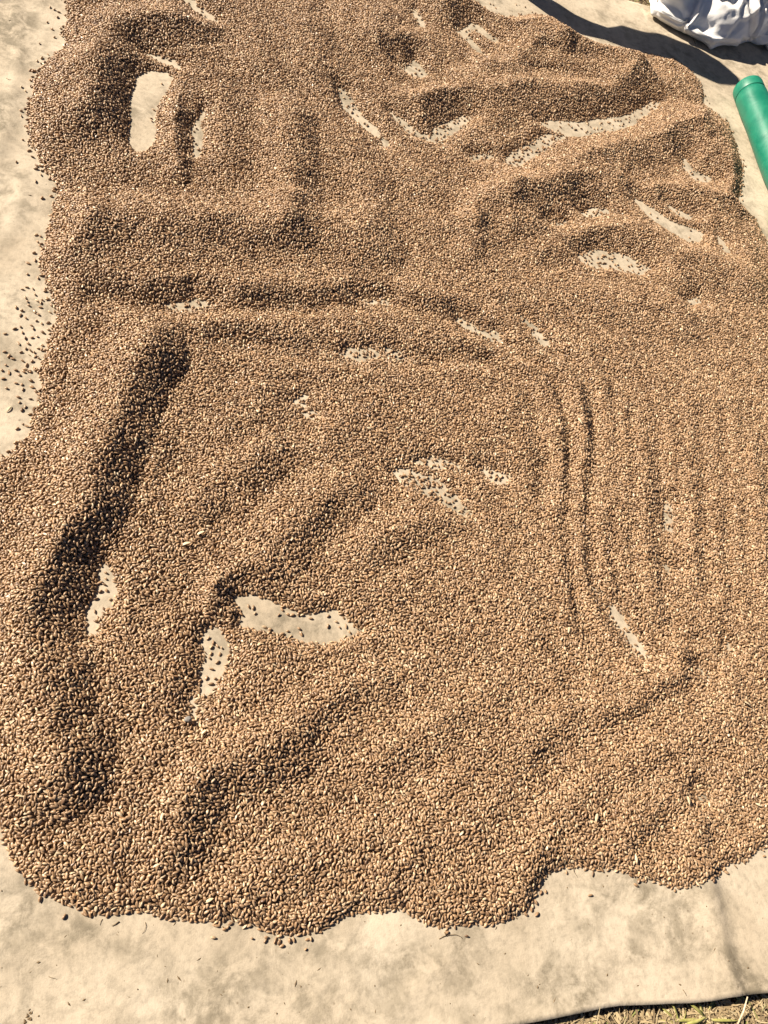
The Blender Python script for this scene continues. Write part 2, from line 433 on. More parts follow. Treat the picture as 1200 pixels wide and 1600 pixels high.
# bare patches: polygon, amount of loose grains left inside (per patch)
HOLES = [
 ([(215, 122), (235, 113), (258, 115), (268, 125), (262, 140), (250, 160), (240, 185), (243, 205), (238, 225), (228, 238), (212, 238), (203, 225), (206, 200), (203, 170), (206, 145)], 0),
 ([(230, 87), (250, 89), (268, 95), (284, 105), (280, 110), (262, 101), (245, 95)], 1),
 ([(317, 170), (308, 185), (300, 200), (302, 225), (305, 248), (314, 246), (316, 225), (314, 200), (320, 180)], 3),
 ([(282, -6), (296, -4), (312, 12), (338, 30), (340, 36), (318, 28), (305, 18)], 5),
 ([(529, 138), (540, 143), (550, 157), (558, 172), (567, 184), (582, 197), (592, 208), (586, 213), (568, 199), (553, 186), (538, 170), (532, 155)], 10),
 ([(594, 216), (604, 222), (603, 230), (595, 228)], 1),
 ([(621, 103), (632, 107), (648, 96), (661, 108), (669, 118), (656, 123), (638, 117)], 3),
 ([(610, 176), (620, 182), (634, 193), (650, 206), (672, 213), (690, 218), (690, 225), (668, 222), (645, 212), (628, 200)], 14),
 ([(678, 200), (705, 190), (722, 181), (735, 184), (729, 197), (712, 206), (697, 212), (688, 220), (675, 218)], 16),
 ([(646, 18), (656, 26), (663, 45), (655, 43), (647, 30)], 2),
 ([(715, 52), (735, 39), (750, 43), (764, 54), (782, 68), (770, 67), (750, 54), (738, 50), (730, 56), (742, 71), (757, 86), (745, 83), (728, 66)], 5),
 ([(842, 194), (860, 189), (880, 191), (905, 192), (930, 189), (955, 186), (980, 182), (1000, 171), (1018, 161), (1032, 161), (1022, 171), (1002, 183), (987, 196), (962, 204), (930, 207), (905, 214), (880, 214), (866, 206), (853, 200)], 26),
 ([(872, 211), (882, 216), (862, 227), (851, 236), (830, 249), (806, 260), (784, 254), (800, 240), (828, 224), (850, 212)], 40),
 ([(732, 246), (758, 241), (778, 246), (760, 250), (740, 251)], 6),
 ([(1068, 247), (1076, 258), (1086, 269), (1101, 274), (1114, 282), (1102, 286), (1085, 282), (1071, 269), (1065, 255)], 5),
 ([(989, 309), (1000, 314), (1016, 324), (1036, 338), (1056, 349), (1081, 358), (1099, 365), (1092, 379), (1075, 377), (1055, 367), (1034, 354), (1014, 341), (1000, 329), (992, 318)], 3),
 ([(1040, 319), (1056, 327), (1084, 338), (1076, 345), (1055, 336)], 2),
 ([(906, 334), (925, 327), (946, 327), (952, 335), (930, 338), (914, 341)], 9),
 ([(860, 351), (886, 346), (876, 354)], 2),
 ([(903, 400), (925, 392), (955, 393), (982, 402), (1002, 411), (1015, 420), (1001, 428), (980, 426), (955, 417), (930, 417), (908, 409)], 26),
 ([(1120, 368), (1131, 379), (1140, 396), (1131, 394), (1121, 380)], 1),
 ([(263, 479), (285, 474), (305, 469), (333, 475), (319, 481), (295, 484), (275, 485)], 7),
 ([(563, 469), (602, 471), (605, 479), (580, 476)], 5),
 ([(531, 556), (545, 547), (565, 549), (580, 547), (592, 555), (576, 561), (565, 564), (549, 559)], 9),
 ([(604, 546), (620, 550), (635, 561), (622, 562), (606, 554)], 5),
 ([(455, 631), (476, 621), (482, 630), (469, 637)], 4),
 ([(472, 643), (497, 647), (492, 653), (478, 651)], 3),
 ([(716, 501), (740, 510), (755, 518), (776, 521), (780, 531), (765, 534), (744, 522), (724, 511)], 9),
 ([(812, 494), (826, 504), (840, 515), (848, 528), (858, 542), (846, 538), (833, 526), (820, 512)], 8),
 ([(616, 739), (635, 736), (655, 743), (682, 751), (707, 769), (724, 789), (738, 807), (722, 806), (699, 792), (671, 777), (647, 762), (626, 753)], 42),
 ([(650, 723), (672, 716), (690, 720), (712, 727), (721, 737), (700, 731), (675, 730)], 12),
 ([(753, 734), (772, 736), (793, 745), (786, 755), (767, 747)], 5),
 ([(155, 893), (163, 878), (172, 892), (173, 905), (179, 925), (173, 946), (161, 957), (146, 962), (137, 960), (148, 940), (152, 918)], 0),
 ([(138, 966), (148, 976), (143, 987)], 0),
 ([(369, 937), (390, 932), (410, 940), (440, 953), (470, 960), (500, 958), (521, 953), (530, 964), (547, 977), (563, 985), (547, 994), (525, 999), (500, 1004), (475, 1002), (450, 994), (420, 987), (395, 980), (374, 977), (378, 956)], 0),
 ([(322, 990), (340, 983), (352, 1000), (357, 1020), (350, 1046), (337, 1067), (327, 1088), (310, 1082), (316, 1055), (320, 1025), (316, 1005)], 0),
 ([(300, 1088), (311, 1104), (306, 1124), (299, 1110)], 0),
 ([(1040, 783), (1048, 790), (1049, 815), (1047, 832), (1037, 827), (1035, 805)], 6),
 ([(1036, 885), (1048, 889), (1046, 898)], 1),
 ([(955, 948), (969, 964), (984, 984), (997, 1004), (1006, 1022), (992, 1013), (977, 992), (963, 972)], 2),
 ([(1131, 1003), (1142, 1007), (1139, 1020)], 1),
 ([(1090, 1044), (1107, 1054), (1098, 1058)], 1),
 ([(1071, 470), (1090, 465), (1094, 473), (1080, 479)], 3),
 ([(1082, 1240), (1095, 1233), (1107, 1240), (1099, 1252), (1084, 1252)], 6),
]

# ridges: crest line (pixels), height in mm, width of the lit side and of the shaded side in pixels
RIDGES = [
 ([(300, 22), (240, 26), (190, 40), (160, 68), (148, 110), (140, 165)], 18, 80, 50),
 ([(262, 140), (276, 170), (278, 210), (277, 265)], 9, 34, 26),
 ([(356, 150), (352, 190), (352, 245)], 6, 45, 40),
 ([(455, 175), (458, 230), (458, 285), (452, 345)], 14, 64, 50),
 ([(478, 20), (488, 60), (500, 110)], 6, 50, 40),
 ([(405, 60), (410, 110)], 4, 40, 36),
 ([(530, 10), (538, 50)], 3, 24, 18),
 ([(122, 352), (145, 341), (200, 338), (270, 340), (345, 340), (430, 338), (490, 348), (560, 362)], 14, 60, 66),
 ([(118, 375), (130, 352), (150, 342)], 4, 50, 50),
 ([(90, 424), (200, 434), (300, 438), (400, 441), (480, 444), (560, 452), (640, 464), (720, 484)], 5, 56, 38),
 ([(238, 536), (208, 575), (188, 630), (167, 685), (147, 735), (127, 790), (106, 850), (84, 905), (68, 965), (62, 1020), (68, 1080), (84, 1140), (108, 1195)], 24.5, 115, 72),
 ([(228, 548), (195, 620), (160, 705)], 4, 70, 70),
 ([(108, 1195), (130, 1240), (170, 1290)], 3, 60, 60),
 ([(252, 690), (240, 735)], 4, 30, 24),
 ([(425, 705), (370, 738), (320, 775)], 9, 60, 44),
 ([(545, 762), (490, 790), (455, 828), (405, 878), (372, 912)], 11, 70, 52),
 ([(700, 792), (625, 820), (578, 858)], 8, 50, 40),
 ([(600, 1060), (525, 1083), (480, 1118)], 7, 54, 42),
 ([(760, 1085), (690, 1130), (640, 1165), (600, 1190)], 7, 60, 48),
 ([(455, 1160), (385, 1184), (327, 1208), (288, 1252), (278, 1315)], 16, 76, 56),
 ([(355, 925), (350, 955), (352, 985)], 9, 40, 22),
 ([(560, 1315), (470, 1345), (390, 1390)], 6, 70, 50),
 ([(245, 1170), (205, 1230), (185, 1310)], 6, 50, 48),
 ([(830, 1140), (740, 1190), (690, 1240)], 5, 56, 46),
 ([(650, 1320), (600, 1370)], 5, 46, 40),
 ([(930, 1090), (850, 1150), (790, 1220), (740, 1290)], 4.5, 50, 44),
 ([(1010, 1165), (930, 1215), (860, 1290), (810, 1360)], 4.5, 46, 40),
 ([(1120, 1120), (1040, 1170), (980, 1220)], 4, 46, 40),
 ([(1180, 1190), (1120, 1240), (1080, 1310)], 4, 46, 36),
 ([(420, 600), (360, 660), (330, 700)], 4, 50, 44),
 ([(560, 640), (520, 690), (480, 720)], 3.5, 46, 40),
 ([(780, 640), (740, 700), (700, 720)], 3, 46, 40),
 ([(560, 890), (620, 930), (700, 990)], 3, 50, 40),
 ([(770, 870), (800, 930), (830, 1000)], 4, 50, 36),
 # right-hand field of shallow parallel ridges
 ([(1000, 690), (1008, 800), (1012, 920)], 3.2, 36, 32),
 ([(1066, 700), (1074, 800), (1074, 890)], 3, 34, 28),
 ([(1172, 690), (1183, 760), (1192, 830), (1196, 920)], 4.5, 34, 20),
 ([(948, 1112), (995, 1090), (1030, 1066), (1062, 1052), (1070, 1028)], 7, 50, 24),
 ([(985, 1300), (1012, 1268), (1045, 1245), (1085, 1228)], 7, 54, 32),
 ([(862, 1060), (880, 1100)], 3, 24, 20),
 ([(1140, 1060), (1148, 1110)], 3, 28, 24),
 # upper right: close, curved, overlapping sweeps of the hand
 ([(690, -10), (720, 5), (760, 25), (800, 30), (835, 28), (868, 44)], 13.0, 30, 36),
 ([(590, 20), (592, 60), (610, 72), (650, 68)], 10.4, 46, 38),
 ([(770, 84), (800, 76), (835, 68), (880, 68), (930, 78), (985, 95)], 11.7, 26, 32),
 ([(720, 118), (770, 108), (830, 102), (890, 104), (950, 118)], 5.9, 24, 22),
 ([(640, 165), (700, 150), (770, 140), (830, 130), (890, 136), (950, 146), (1000, 128)], 13.0, 34, 50),
 ([(985, 98), (1000, 130)], 7.8, 26, 22),
 ([(960, 118), (1010, 130), (1050, 128)], 5.2, 24, 26),
 ([(780, 300), (830, 272), (880, 248), (930, 236), (990, 222), (1045, 195), (1095, 184)], 11.7, 40, 44),
 ([(830, 248), (900, 226), (960, 214), (1010, 200)], 3.9, 20, 18),
 ([(1045, 195), (1080, 197), (1118, 216), (1134, 250), (1130, 290)], 10.4, 46, 32),
 ([(1090, 230), (1108, 250), (1112, 268)], 5.2, 24, 18),
 ([(742, 350), (765, 318), (800, 294), (850, 286), (905, 282), (960, 276)], 9.8, 36, 46),
 ([(738, 310), (740, 390)], 5.9, 34, 22),
 ([(800, 352), (850, 338), (900, 345), (940, 352)], 7.8, 26, 34),
 ([(840, 395), (890, 382), (960, 380)], 5.2, 24, 20),
 ([(1030, 300), (1070, 298), (1110, 305), (1150, 312)], 7.8, 26, 28),
 ([(1100, 330), (1130, 350), (1150, 380)], 6.5, 26, 24),
 ([(960, 330), (990, 350), (1030, 380), (1060, 400), (1110, 408), (1160, 430)], 9.1, 32, 36),
 ([(880, 452), (930, 462), (1000, 470), (1060, 490)], 5.9, 40, 42),
 ([(650, 270), (690, 300), (700, 350)], 4.5, 50, 40),
 ([(560, 240), (580, 300), (570, 360)], 4.5, 50, 44),
]
# furrows drawn with the fingers: line, depth mm, half width px
FURROWS = [
 ([(150, 468), (270, 481), (420, 478), (590, 478), (680, 492), (745, 514), (800, 545)], 4.5, 20),
 ([(340, 532), (430, 545), (540, 557), (625, 558), (700, 560), (770, 566), (815, 595), (838, 650), (850, 710), (852, 770)], 3, 19),
 ([(800, 545), (850, 578), (876, 615), (887, 655), (892, 700), (890, 760), (886, 830), (890, 880), (900, 930), (912, 970), (930, 1005), (960, 1035)], 4.6, 17),
 ([(790, 474), (825, 507), (855, 542), (895, 566), (918, 600), (928, 650), (930, 700), (924, 760), (918, 810), (921, 870), (926, 910), (942, 940), (966, 975), (990, 1008), (1006, 1030)], 5, 17),
 ([(955, 620), (956, 700), (951, 780), (953, 850), (957, 890), (975, 935)], 2.2, 15),
 ([(985, 640), (990, 760), (986, 860), (1000, 940)], 1.5, 12),
 ([(1028, 640), (1030, 740), (1032, 820), (1036, 920), (1050, 980)], 1.6, 17),
 ([(1060, 660), (1058, 760), (1056, 860), (1064, 940)], 1.2, 12),
 ([(1095, 650), (1098, 740), (1098, 830), (1104, 930)], 1.6, 18),
 ([(1128, 640), (1132, 760), (1136, 880), (1150, 980)], 1.4, 14),
 ([(1160, 640), (1162, 740), (1166, 860), (1176, 960)], 1.4, 13),
 ([(1100, 1000), (1060, 1000), (1010, 990), (1060, 970)], 1.5, 12),
]

DX = 0.0026
_o = np.array([g(*p) for p in OUTLINE])
gx0, gx1, gy0, gy1 = _o[:, 0].min() - 0.03, _o[:, 0].max() + 0.03, _o[:, 1].min() - 0.03, _o[:, 1].max() + 0.03
GX = np.arange(gx0, gx1, DX); GY = np.arange(gy0, gy1, DX)
X, Y = np.meshgrid(GX, GY)

def inside(X, Y, pts):
    r = np.zeros(X.shape, bool)
    n = len(pts)
    for i in range(n):
        x0, y0 = pts[i]; x1, y1 = pts[(i + 1) % n]
        if y0 == y1: continue
        c = ((y0 > Y) != (y1 > Y)) & (X < (x1 - x0) * (Y - y0) / (y1 - y0) + x0)
        r ^= c
    return r

def window(pts, pad):
    a = np.array(pts)
    i0 = max(0, int((a[:, 0].min() - pad - gx0) / DX)); i1 = min(len(GX), int((a[:, 0].max() + pad - gx0) / DX) + 2)
    j0 = max(0, int((a[:, 1].min() - pad - gy0) / DX)); j1 = min(len(GY), int((a[:, 1].max() + pad - gy0) / DX) + 2)
    return slice(j0, max(j0, j1)), slice(i0, max(i0, i1))

# domain warp keeps crests from looking drawn with a ruler
WX = X + 0.0045 * vnoise(X, Y, 0.045, 41) + 0.002 * vnoise(X, Y, 0.016, 43)
WY = Y + 0.0045 * vnoise(X, Y, 0.045, 42) + 0.002 * vnoise(X, Y, 0.016, 44)

H = 0.0105 + 0.0026 * vnoise(X, Y, 0.14, 51) + 0.0020 * vnoise(X, Y, 0.062, 52) + 0.0012 * vnoise(X, Y, 0.03, 53)
for pts, hh, wl, wr in RIDGES:
    P = [gz(*p, 0.009 + hh * 0.001) for p in pts]
    ym = np.mean([p[1] for p in pts])
    m = across(pts)
    q0 = m / (0.86 / (0.951 + (ym - 800) / F_PX * 0.309) / F_PX)
    hh = hh * (q0 if len(pts) > 12 else q0 ** 0.72)
    wl_, wr_ = wl * m, wr * m
    sl = window(P, max(wl_, wr_) + 0.01)
    x, y = WX[sl], WY[sl]
    D, OX, OY = seg_dist(x, y, P)
    c = (OX * SH[0] + OY * SH[1]) / (D + 1e-6)
    t = np.clip(c * 0.5 + 0.5, 0, 1); t = t * t * (3 - 2 * t)
    q = np.clip(D / (wl_ * (1 - t) + wr_ * t), 0, 1)
    amp = hh * 0.001 * (1 + (0.06 if len(pts) > 12 else 0.16) * vnoise(x, y, 0.035, 61))
    lit = (1 - q) ** 2 * (1 + 2 * q)
    lee = np.clip(1 - (np.sqrt(q * q + 0.012) - 0.1095) / (1.006 - 0.1095), 0, 1)
    H[sl] += amp * (lit * (1 - t) + lee * t)
for pts, hh, w in FURROWS:
    P = [gz(*p, 0.007) for p in pts]
    ym = np.mean([p[1] for p in pts])
    m = across(pts)
    hh = hh * m / (0.86 / (0.951 + (ym - 800) / F_PX * 0.309) / F_PX)
    w_ = w * m
    sl = window(P, 3 * w_ + 0.01)
    x, y = WX[sl] * 0.5 + X[sl] * 0.5, WY[sl] * 0.5 + Y[sl] * 0.5
    D, OX, OY = seg_dist(x, y, P)
    q = np.clip(D / w_, 0, 1)
    H[sl] -= hh * 0.001 * (1 - q) ** 2 * (1 + 2 * q) * (1 + 0.55 * vnoise(x, y, 0.05, 63))
    H[sl] += hh * 0.00035 * np.exp(-((D - 1.35 * w_) / (0.6 * w_)) ** 2)

H = np.maximum(H, 0.0028)
EDGE = 0.0022 * vnoise(X, Y, 0.012, 71) + 0.0035 * vnoise(X, Y, 0.03, 72)
P = [g(*p) for p in OUTLINE]
ins = inside(X, Y, P)
D, _, _ = seg_dist(X, Y, P + P[:1])
SD = np.where(ins, D, -D) + EDGE * 0.8
cap = np.clip(SD, 0, 1) * 0.62 + np.where(SD > 0, 0.0008, 0)
def smin(a, b, k):
    h = np.clip(0.5 + 0.5 * (b - a) / k, 0, 1)
    return b * (1 - h) + a * h - k * h * (1 - h)
H = np.minimum(smin(H, cap, 0.006), cap)
HOLE_D = np.full(X.shape, 1.0)
HOLE_P = []
for pts, cnt in HOLES:
    P = [g(*p) for p in pts]; HOLE_P.append(P)
    sl = window(P, 0.075)
    x, y = X[sl], Y[sl]
    i_ = inside(x, y, P)
    D, _, _ = seg_dist(x, y, P + P[:1])
    s = np.where(i_, -D, D) + EDGE[sl] * 0.75 - 0.0012
    HOLE_D[sl] = np.minimum(HOLE_D[sl], s)
    cp = np.clip(s, 0, 1) * (0.66 if pts[0] in ((155, 893), (369, 937), (215, 122), (317, 170)) else 0.50) + np.where(s > 0, 0.0010, 0)
    H[sl] = np.minimum(smin(H[sl], cp, 0.005), cp)
H = np.clip(H, 0, None)
EMPTY = (SD <= 0) | (HOLE_D <= 0)
H[EMPTY] = 0
# slopes steeper than the angle of repose slide down
TAL = math.tan(math.radians(30.5)) * DX
for it in range(140):
    mv = np.zeros_like(H)
    for ax, sg in ((0, 1), (0, -1), (1, 1), (1, -1)):
        nb = np.roll(H, sg, axis=ax)
        d = np.clip(H - nb - TAL, 0, None) * 0.2
        d[EMPTY | np.roll(EMPTY, sg, axis=ax)] = 0
        mv -= d
        mv += np.roll(d, -sg, axis=ax)
    H += mv
H = np.clip(H, 0, None)
# one light blur takes the grid steps out
B = H.copy()
for ax in (0, 1):
    B = (np.roll(B, 1, ax) + 2 * B + np.roll(B, -1, ax)) / 4
H = np.where(EMPTY, 0, B)
GYv, GXv = np.gradient(H, DX)

def sample(A, x, y):
    fx = np.clip((x - gx0) / DX, 0, len(GX) - 1.001); fy = np.clip((y - gy0) / DX, 0, len(GY) - 1.001)
    i = fx.astype(int); j = fy.astype(int); fx = fx - i; fy = fy - j
    return (A[j, i] * (1 - fx) + A[j, i + 1] * fx) * (1 - fy) + (A[j + 1, i] * (1 - fx) + A[j + 1, i + 1] * fx) * fy

# ------------------------------------------------------------------ one kernel of wheat (length along x), three shapes
def kernel(name, L, W, T, crease, blunt):
    V, F = [], []
    NR, NS = 9, 10
    V.append((-L / 2, 0, 0))
    for i in range(1, NR):
        u = -1 + 2 * i / NR
        r = (1 - abs(u) ** 1.95) ** 0.66
        r *= 1 + blunt * u
        for k in range(NS):
            a = 2 * math.pi * k / NS
            cy, cz = math.cos(a), math.sin(a)
            z = cz * T / 2 * r
            if k == 7 or k == 8: z += crease * r * 0.35
            if abs(cz + 1) < 0.06 or (k in (7, 8)): z += crease * r * (0.5 if k == 7 else 0.5)
            V.append((u * L / 2, cy * W / 2 * r, z + 0.03 * T * (1 - u * u)))
    V.append((L / 2, 0, 0))
    for k in range(NS):
        F.append((0, 1 + (k + 1) % NS, 1 + k))
    for i in range(NR - 2):
        for k in range(NS):
            a = 1 + i * NS + k; b = 1 + i * NS + (k + 1) % NS
            F.append((a, b, b + NS, a + NS))
    e = len(V) - 1; s = 1 + (NR - 2) * NS
    for k in range(NS):
        F.append((s + k, s + (k + 1) % NS, e))
    me = bpy.data.meshes.new(name)
    me.from_pydata(V, [], F)
    me.polygons.foreach_set("use_smooth", [True] * len(F))
    me.materials.append(M_GRAIN)
    me.update()
    return me
KSIZE = [(0.0066, 0.0035, 0.0030, 0.0006, 0.10), (0.0061, 0.0036, 0.0031, 0.0006, 0.16), (0.0070, 0.0032, 0.0028, 0.0005, 0.06),
         (0.0046, 0.0033, 0.0028, 0.0004, 0.25), (0.0068, 0.0026, 0.0022, 0.0008, 0.05)]
KPROB = [0.33, 0.25, 0.25, 0.05, 0.12]
KERN = [kernel("wheat_grain", *k_) for k_ in KSIZE]

# ------------------------------------------------------------------ where every kernel lies
def euler_from(nx_, ny_, yaw, tilt, roll):
    """XYZ euler of Rn * Rz(yaw) * Ry(tilt) * Rx(roll); nx_, ny_ are the surface gradients"""
    n = len(yaw)
    cz, sz = np.cos(yaw), np.sin(yaw); cy, sy = np.cos(tilt), np.sin(tilt); cx, sx = np.cos(roll), np.sin(roll)
    R = np.empty((n, 3, 3))
    R[:, 0, 0] = cz * cy; R[:, 0, 1] = cz * sy * sx - sz * cx; R[:, 0, 2] = cz * sy * cx + sz * sx
    R[:, 1, 0] = sz * cy; R[:, 1, 1] = sz * sy * sx + cz * cx; R[:, 1, 2] = sz * sy * cx - cz * sx
    R[:, 2, 0] = -sy; R[:, 2, 1] = cy * sx; R[:, 2, 2] = cy * cx
    N_ = np.stack([-nx_, -ny_, np.ones(n)], -1); N_ /= np.linalg.norm(N_, axis=1)[:, None]
    T1 = np.stack([np.ones(n), np.zeros(n), nx_], -1); T1 /= np.linalg.norm(T1, axis=1)[:, None]
    T2 = np.cross(N_, T1)
    B_ = np.stack([T1, T2, N_], -1)
    R = B_ @ R
    ex = np.arctan2(R[:, 2, 1], R[:, 2, 2]); ey = np.arcsin(np.clip(-R[:, 2, 0], -1, 1)); ez = np.arctan2(R[:, 1, 0], R[:, 0, 0])
    return np.stack([ex, ey, ez], -1)

# kernels are dropped in batches: each one comes to rest on what lies below it
RES = 0.0006
fx_n = int((gx1 - gx0) / RES); fy_n = int((gy1 - gy0) / RES)
FXc = gx0 + (np.arange(fx_n) + 0.5) * RES; FYc = gy0 + (np.arange(fy_n) + 0.5) * RES
_ix = np.clip((FXc - gx0) / DX, 0, len(GX) - 1.001); _iy = np.clip((FYc - gy0) / DX, 0, len(GY) - 1.001)
_i0 = _ix.astype(int); _j0 = _iy.astype(int); _fx = (_ix - _i0)[None, :]; _fy = (_iy - _j0)[:, None]
def _rows(A): return A[:, _i0] * (1 - _fx) + A[:, _i0 + 1] * _fx
_R = _rows(H)
TOP = np.maximum(_R[_j0] * (1 - _fy) + _R[_j0 + 1] * _fy - 0.0052, 0).astype(np.float32)
del _R
def look(x, y):
    return TOP[np.clip(((y - gy0) / RES).astype(int), 0, fy_n - 1), np.clip(((x - gx0) / RES).astype(int), 0, fx_n - 1)]
DIM = np.array([k_[:3] for k_ in KSIZE])
SPC = 0.0047
NB = 11
LEVEL = -0.0004
OFFS = []
pos, eul, scl, lay, shp_ = [], [], [], [], []
for bt in range(NB):
    sp = SPC * 1.732
    ny_ = int((gy1 - gy0) / (sp * 0.866)); nx_ = int((gx1 - gx0) / sp)
    jj, ii = np.meshgrid(np.arange(ny_), np.arange(nx_), indexing='ij')
    x = gx0 + (ii + 0.5 * (jj % 2)) * sp + rng.uniform(0, sp)
    y = gy0 + jj * sp * 0.866 + rng.uniform(0, sp)
    x = (x + rng.uniform(-0.24, 0.24, x.shape) * sp).ravel(); y = (y + rng.uniform(-0.24, 0.24, y.shape) * sp).ravel()
    h = sample(H, x, y)
    keep = h > 0.0005
    x, y = x[keep], y[keep]
    n = len(x)
    k_ = rng.choice(5, n, p=KPROB); sc = np.clip(rng.normal(1.0, 0.085, n), 0.75, 1.25)
    L_, W_, T_ = DIM[k_, 0] * sc, DIM[k_, 1] * sc, DIM[k_, 2] * sc
    best = np.full(n, 9.0); bx = x.copy(); by = y.copy(); byaw = np.zeros(n); bz = np.zeros(n); bsl = np.zeros(n)
    for tr in range(5):                      # a kernel slides to the lowest spot near by
        xt = x + rng.uniform(-0.33, 0.33, n) * sp; yt = y + rng.uniform(-0.33, 0.33, n) * sp
        yaw = rng.uniform(0, 2 * math.pi, n)
        cx_, sx_ = np.cos(yaw), np.sin(yaw)
        q_ = 0.36 * L_; v_ = 0.25 * W_
        h = sample(H, xt, yt)
        macro = np.clip(sample(GXv, xt, yt) * cx_ + sample(GYv, xt, yt) * sx_, -0.62, 0.62) * np.clip(h / 0.004, 0, 1)
        hc = look(xt, yt); h1 = look(xt - cx_ * q_, yt - sx_ * q_); h2 = look(xt + cx_ * q_, yt + sx_ * q_)
        hs1 = look(xt - sx_ * v_, yt + cx_ * v_); hs2 = look(xt + sx_ * v_, yt - cx_ * v_)
        slope = macro + np.clip(0.5 * ((h2 - h1) / (2 * q_) - macro), -0.30, 0.30)
        sup = np.maximum(np.maximum(hc, 0.5 * (hs1 + hs2)), np.maximum(h1 + slope * q_, h2 - slope * q_) - 0.0007)
        zt = sup + T_ * 0.37
        sc_ = zt - h
        m_ = (sc_ < best) & (h > 0.0005)
        best = np.where(m_, sc_, best); bx = np.where(m_, xt, bx); by = np.where(m_, yt, by); byaw = np.where(m_, yaw, byaw); bz = np.where(m_, zt, bz); bsl = np.where(m_, slope, bsl)
    hh_ = sample(H, bx, by)
    thin_ok = vnoise(bx, by, 0.0048, 301) < -0.25 + 1.7 * hh_ / 0.003
    ok = (best < 5) & thin_ok & (bz < np.maximum(hh_ + LEVEL, 0.0016))
    x, y, yaw, z, slope, k_, sc, L_, W_, T_ = [a_[ok] for a_ in (bx, by, byaw, bz, bsl, k_, sc, L_, W_, T_)]
    n = len(x); cx_, sx_ = np.cos(yaw), np.sin(yaw)
    OFFS.append(n)
    for u in (-0.9, -0.6, -0.3, 0, 0.3, 0.6, 0.9):
        for v in (-0.8, -0.4, 0, 0.4, 0.8):
            w2 = 1 - u * u - v * v
            if w2 <= 0: continue
            xx = x + cx_ * u * L_ / 2 - sx_ * v * W_ / 2; yy = y + sx_ * u * L_ / 2 + cx_ * v * W_ / 2
            zz = (z + u * L_ / 2 * slope + T_ / 2 * math.sqrt(w2)).astype(np.float32)
            ia = np.clip(((yy - gy0) / RES).astype(int), 0, fy_n - 1); ib = np.clip(((xx - gx0) / RES).astype(int), 0, fx_n - 1)
            for da, db in ((0, 0), (0, 1), (1, 0)):
                np.maximum.at(TOP, (np.minimum(ia + da, fy_n - 1), np.minimum(ib + db, fx_n - 1)), zz)
    e = euler_from(np.zeros(n), np.zeros(n), yaw, -np.arctan(slope), rng.uniform(0, 2 * math.pi, n))
    pos.append(np.stack([x, y, z + tarp_z(x, y)], -1)); eul.append(e); scl.append(sc); lay.append(np.full(n, bt)); shp_.append(k_)
pos = np.concatenate(pos); eul = np.concatenate(eul); scl = np.concatenate(scl); lay = np.concatenate(lay); shp_ = np.concatenate(shp_)
print("kernels", len(pos), OFFS)

# loose kernels scattered inside the bare patches and just off the rim (part of the uncounted rest)
sx, sy = [], []
for P, (pts, cnt) in zip(HOLE_P, HOLES):
    a = np.array(P); k = 0; tries = 0; cnt = int(cnt * 2.2)
    while k < cnt and tries < 4000:
        tries += 1
        x = rng.uniform(a[:, 0].min(), a[:, 0].max()); y = rng.uniform(a[:, 1].min(), a[:, 1].max())
        if inside(np.array([x]), np.array([y]), P)[0]:
            sx.append(x); sy.append(y); k += 1
k = 0
OUTP = np.array([g(*p) for p in OUTLINE])
seglen = np.linalg.norm(np.roll(OUTP, -1, 0) - OUTP, axis=1)
for a, b, L, op in zip(OUTP, np.roll(OUTP, -1, 0), seglen, OUTLINE):
    nrm = np.array([b[1] - a[1], -(b[0] - a[0])]) / L
    left = op[0] < 110 and op[1] < 760
    topr = op[0] > 740 and op[1] < 420
    dens = 70 if left else (80 if topr else 14)
    for _ in range(rng.poisson(L * dens)):
        q = a + (b - a) * rng.random()
        d = rng.exponential(0.005 if left else 0.003)
        sgn = 1 if not inside(np.array([q[0] + nrm[0] * 0.004]), np.array([q[1] + nrm[1] * 0.004]), OUTP.tolist())[0] else -1
        w = q + nrm * sgn * (d + 0.001)
        sx.append(w[0]); sy.append(w[1])
sx, sy = np.array(sx), np.array(sy)
n = len(sx)
e = euler_from(np.zeros(n), np.zeros(n), rng.uniform(0, 2 * math.pi, n), rng.normal(0, 0.05, n), rng.uniform(0, 2 * math.pi, n))
pos = np.concatenate([pos, np.stack([sx, sy, 0.0014 + tarp_z(sx, sy)], -1)]); eul = np.concatenate([eul, e])
scl = np.concatenate([scl, np.clip(rng.normal(1, 0.1, n), 0.75, 1.25)]); lay = np.concatenate([lay, np.full(n, 99)]); shp_ = np.concatenate([shp_, rng.choice(5, n, p=KPROB)])

# ------------------------------------------------------------------ kernels one can pick apart: objects of their own
STRAYS = []
def strays(lst, label, group):
    for p in lst: STRAYS.append((p, label, group))
one = [((100, 1432), "single wheat grain on bare tarp, lowest left, apart from the heap's front edge"),
       ((27, 1361), "wheat grain lying just off the heap's rounded lower left corner"),
       ((333, 1465), "dark upright-looking wheat grain on tarp below the heap, left of the pair"),
       ((477, 1483), "wheat grain lying farthest forward on the bare tarp, below the heap's lowest bulge"),
       ((921, 1399), "small dark wheat grain alone on bare tarp in the heap's front notch"),
       ((992, 1383), "pale grey wheat grain half off the heap beside the front notch"),
       ((728, 1463), "wheat grain at the end of the branched awn in front of the heap"),
       ((1192, 1338), "wheat grain on bare tarp at the photo's right border, below the heap")]
for p, l in one: STRAYS.append((p, l, None))
strays([(393, 1466), (414, 1470), (440, 1478), (485, 1467), (480, 1468), (355, 1449), (430, 1470), (436, 1472), (452, 1470), (458, 1468), (1190, 1329), (925, 1366), (884, 1363), (350, 1452)],
       "loose wheat grain at the foot of the heap's front edge", "grains fallen from the front edge")
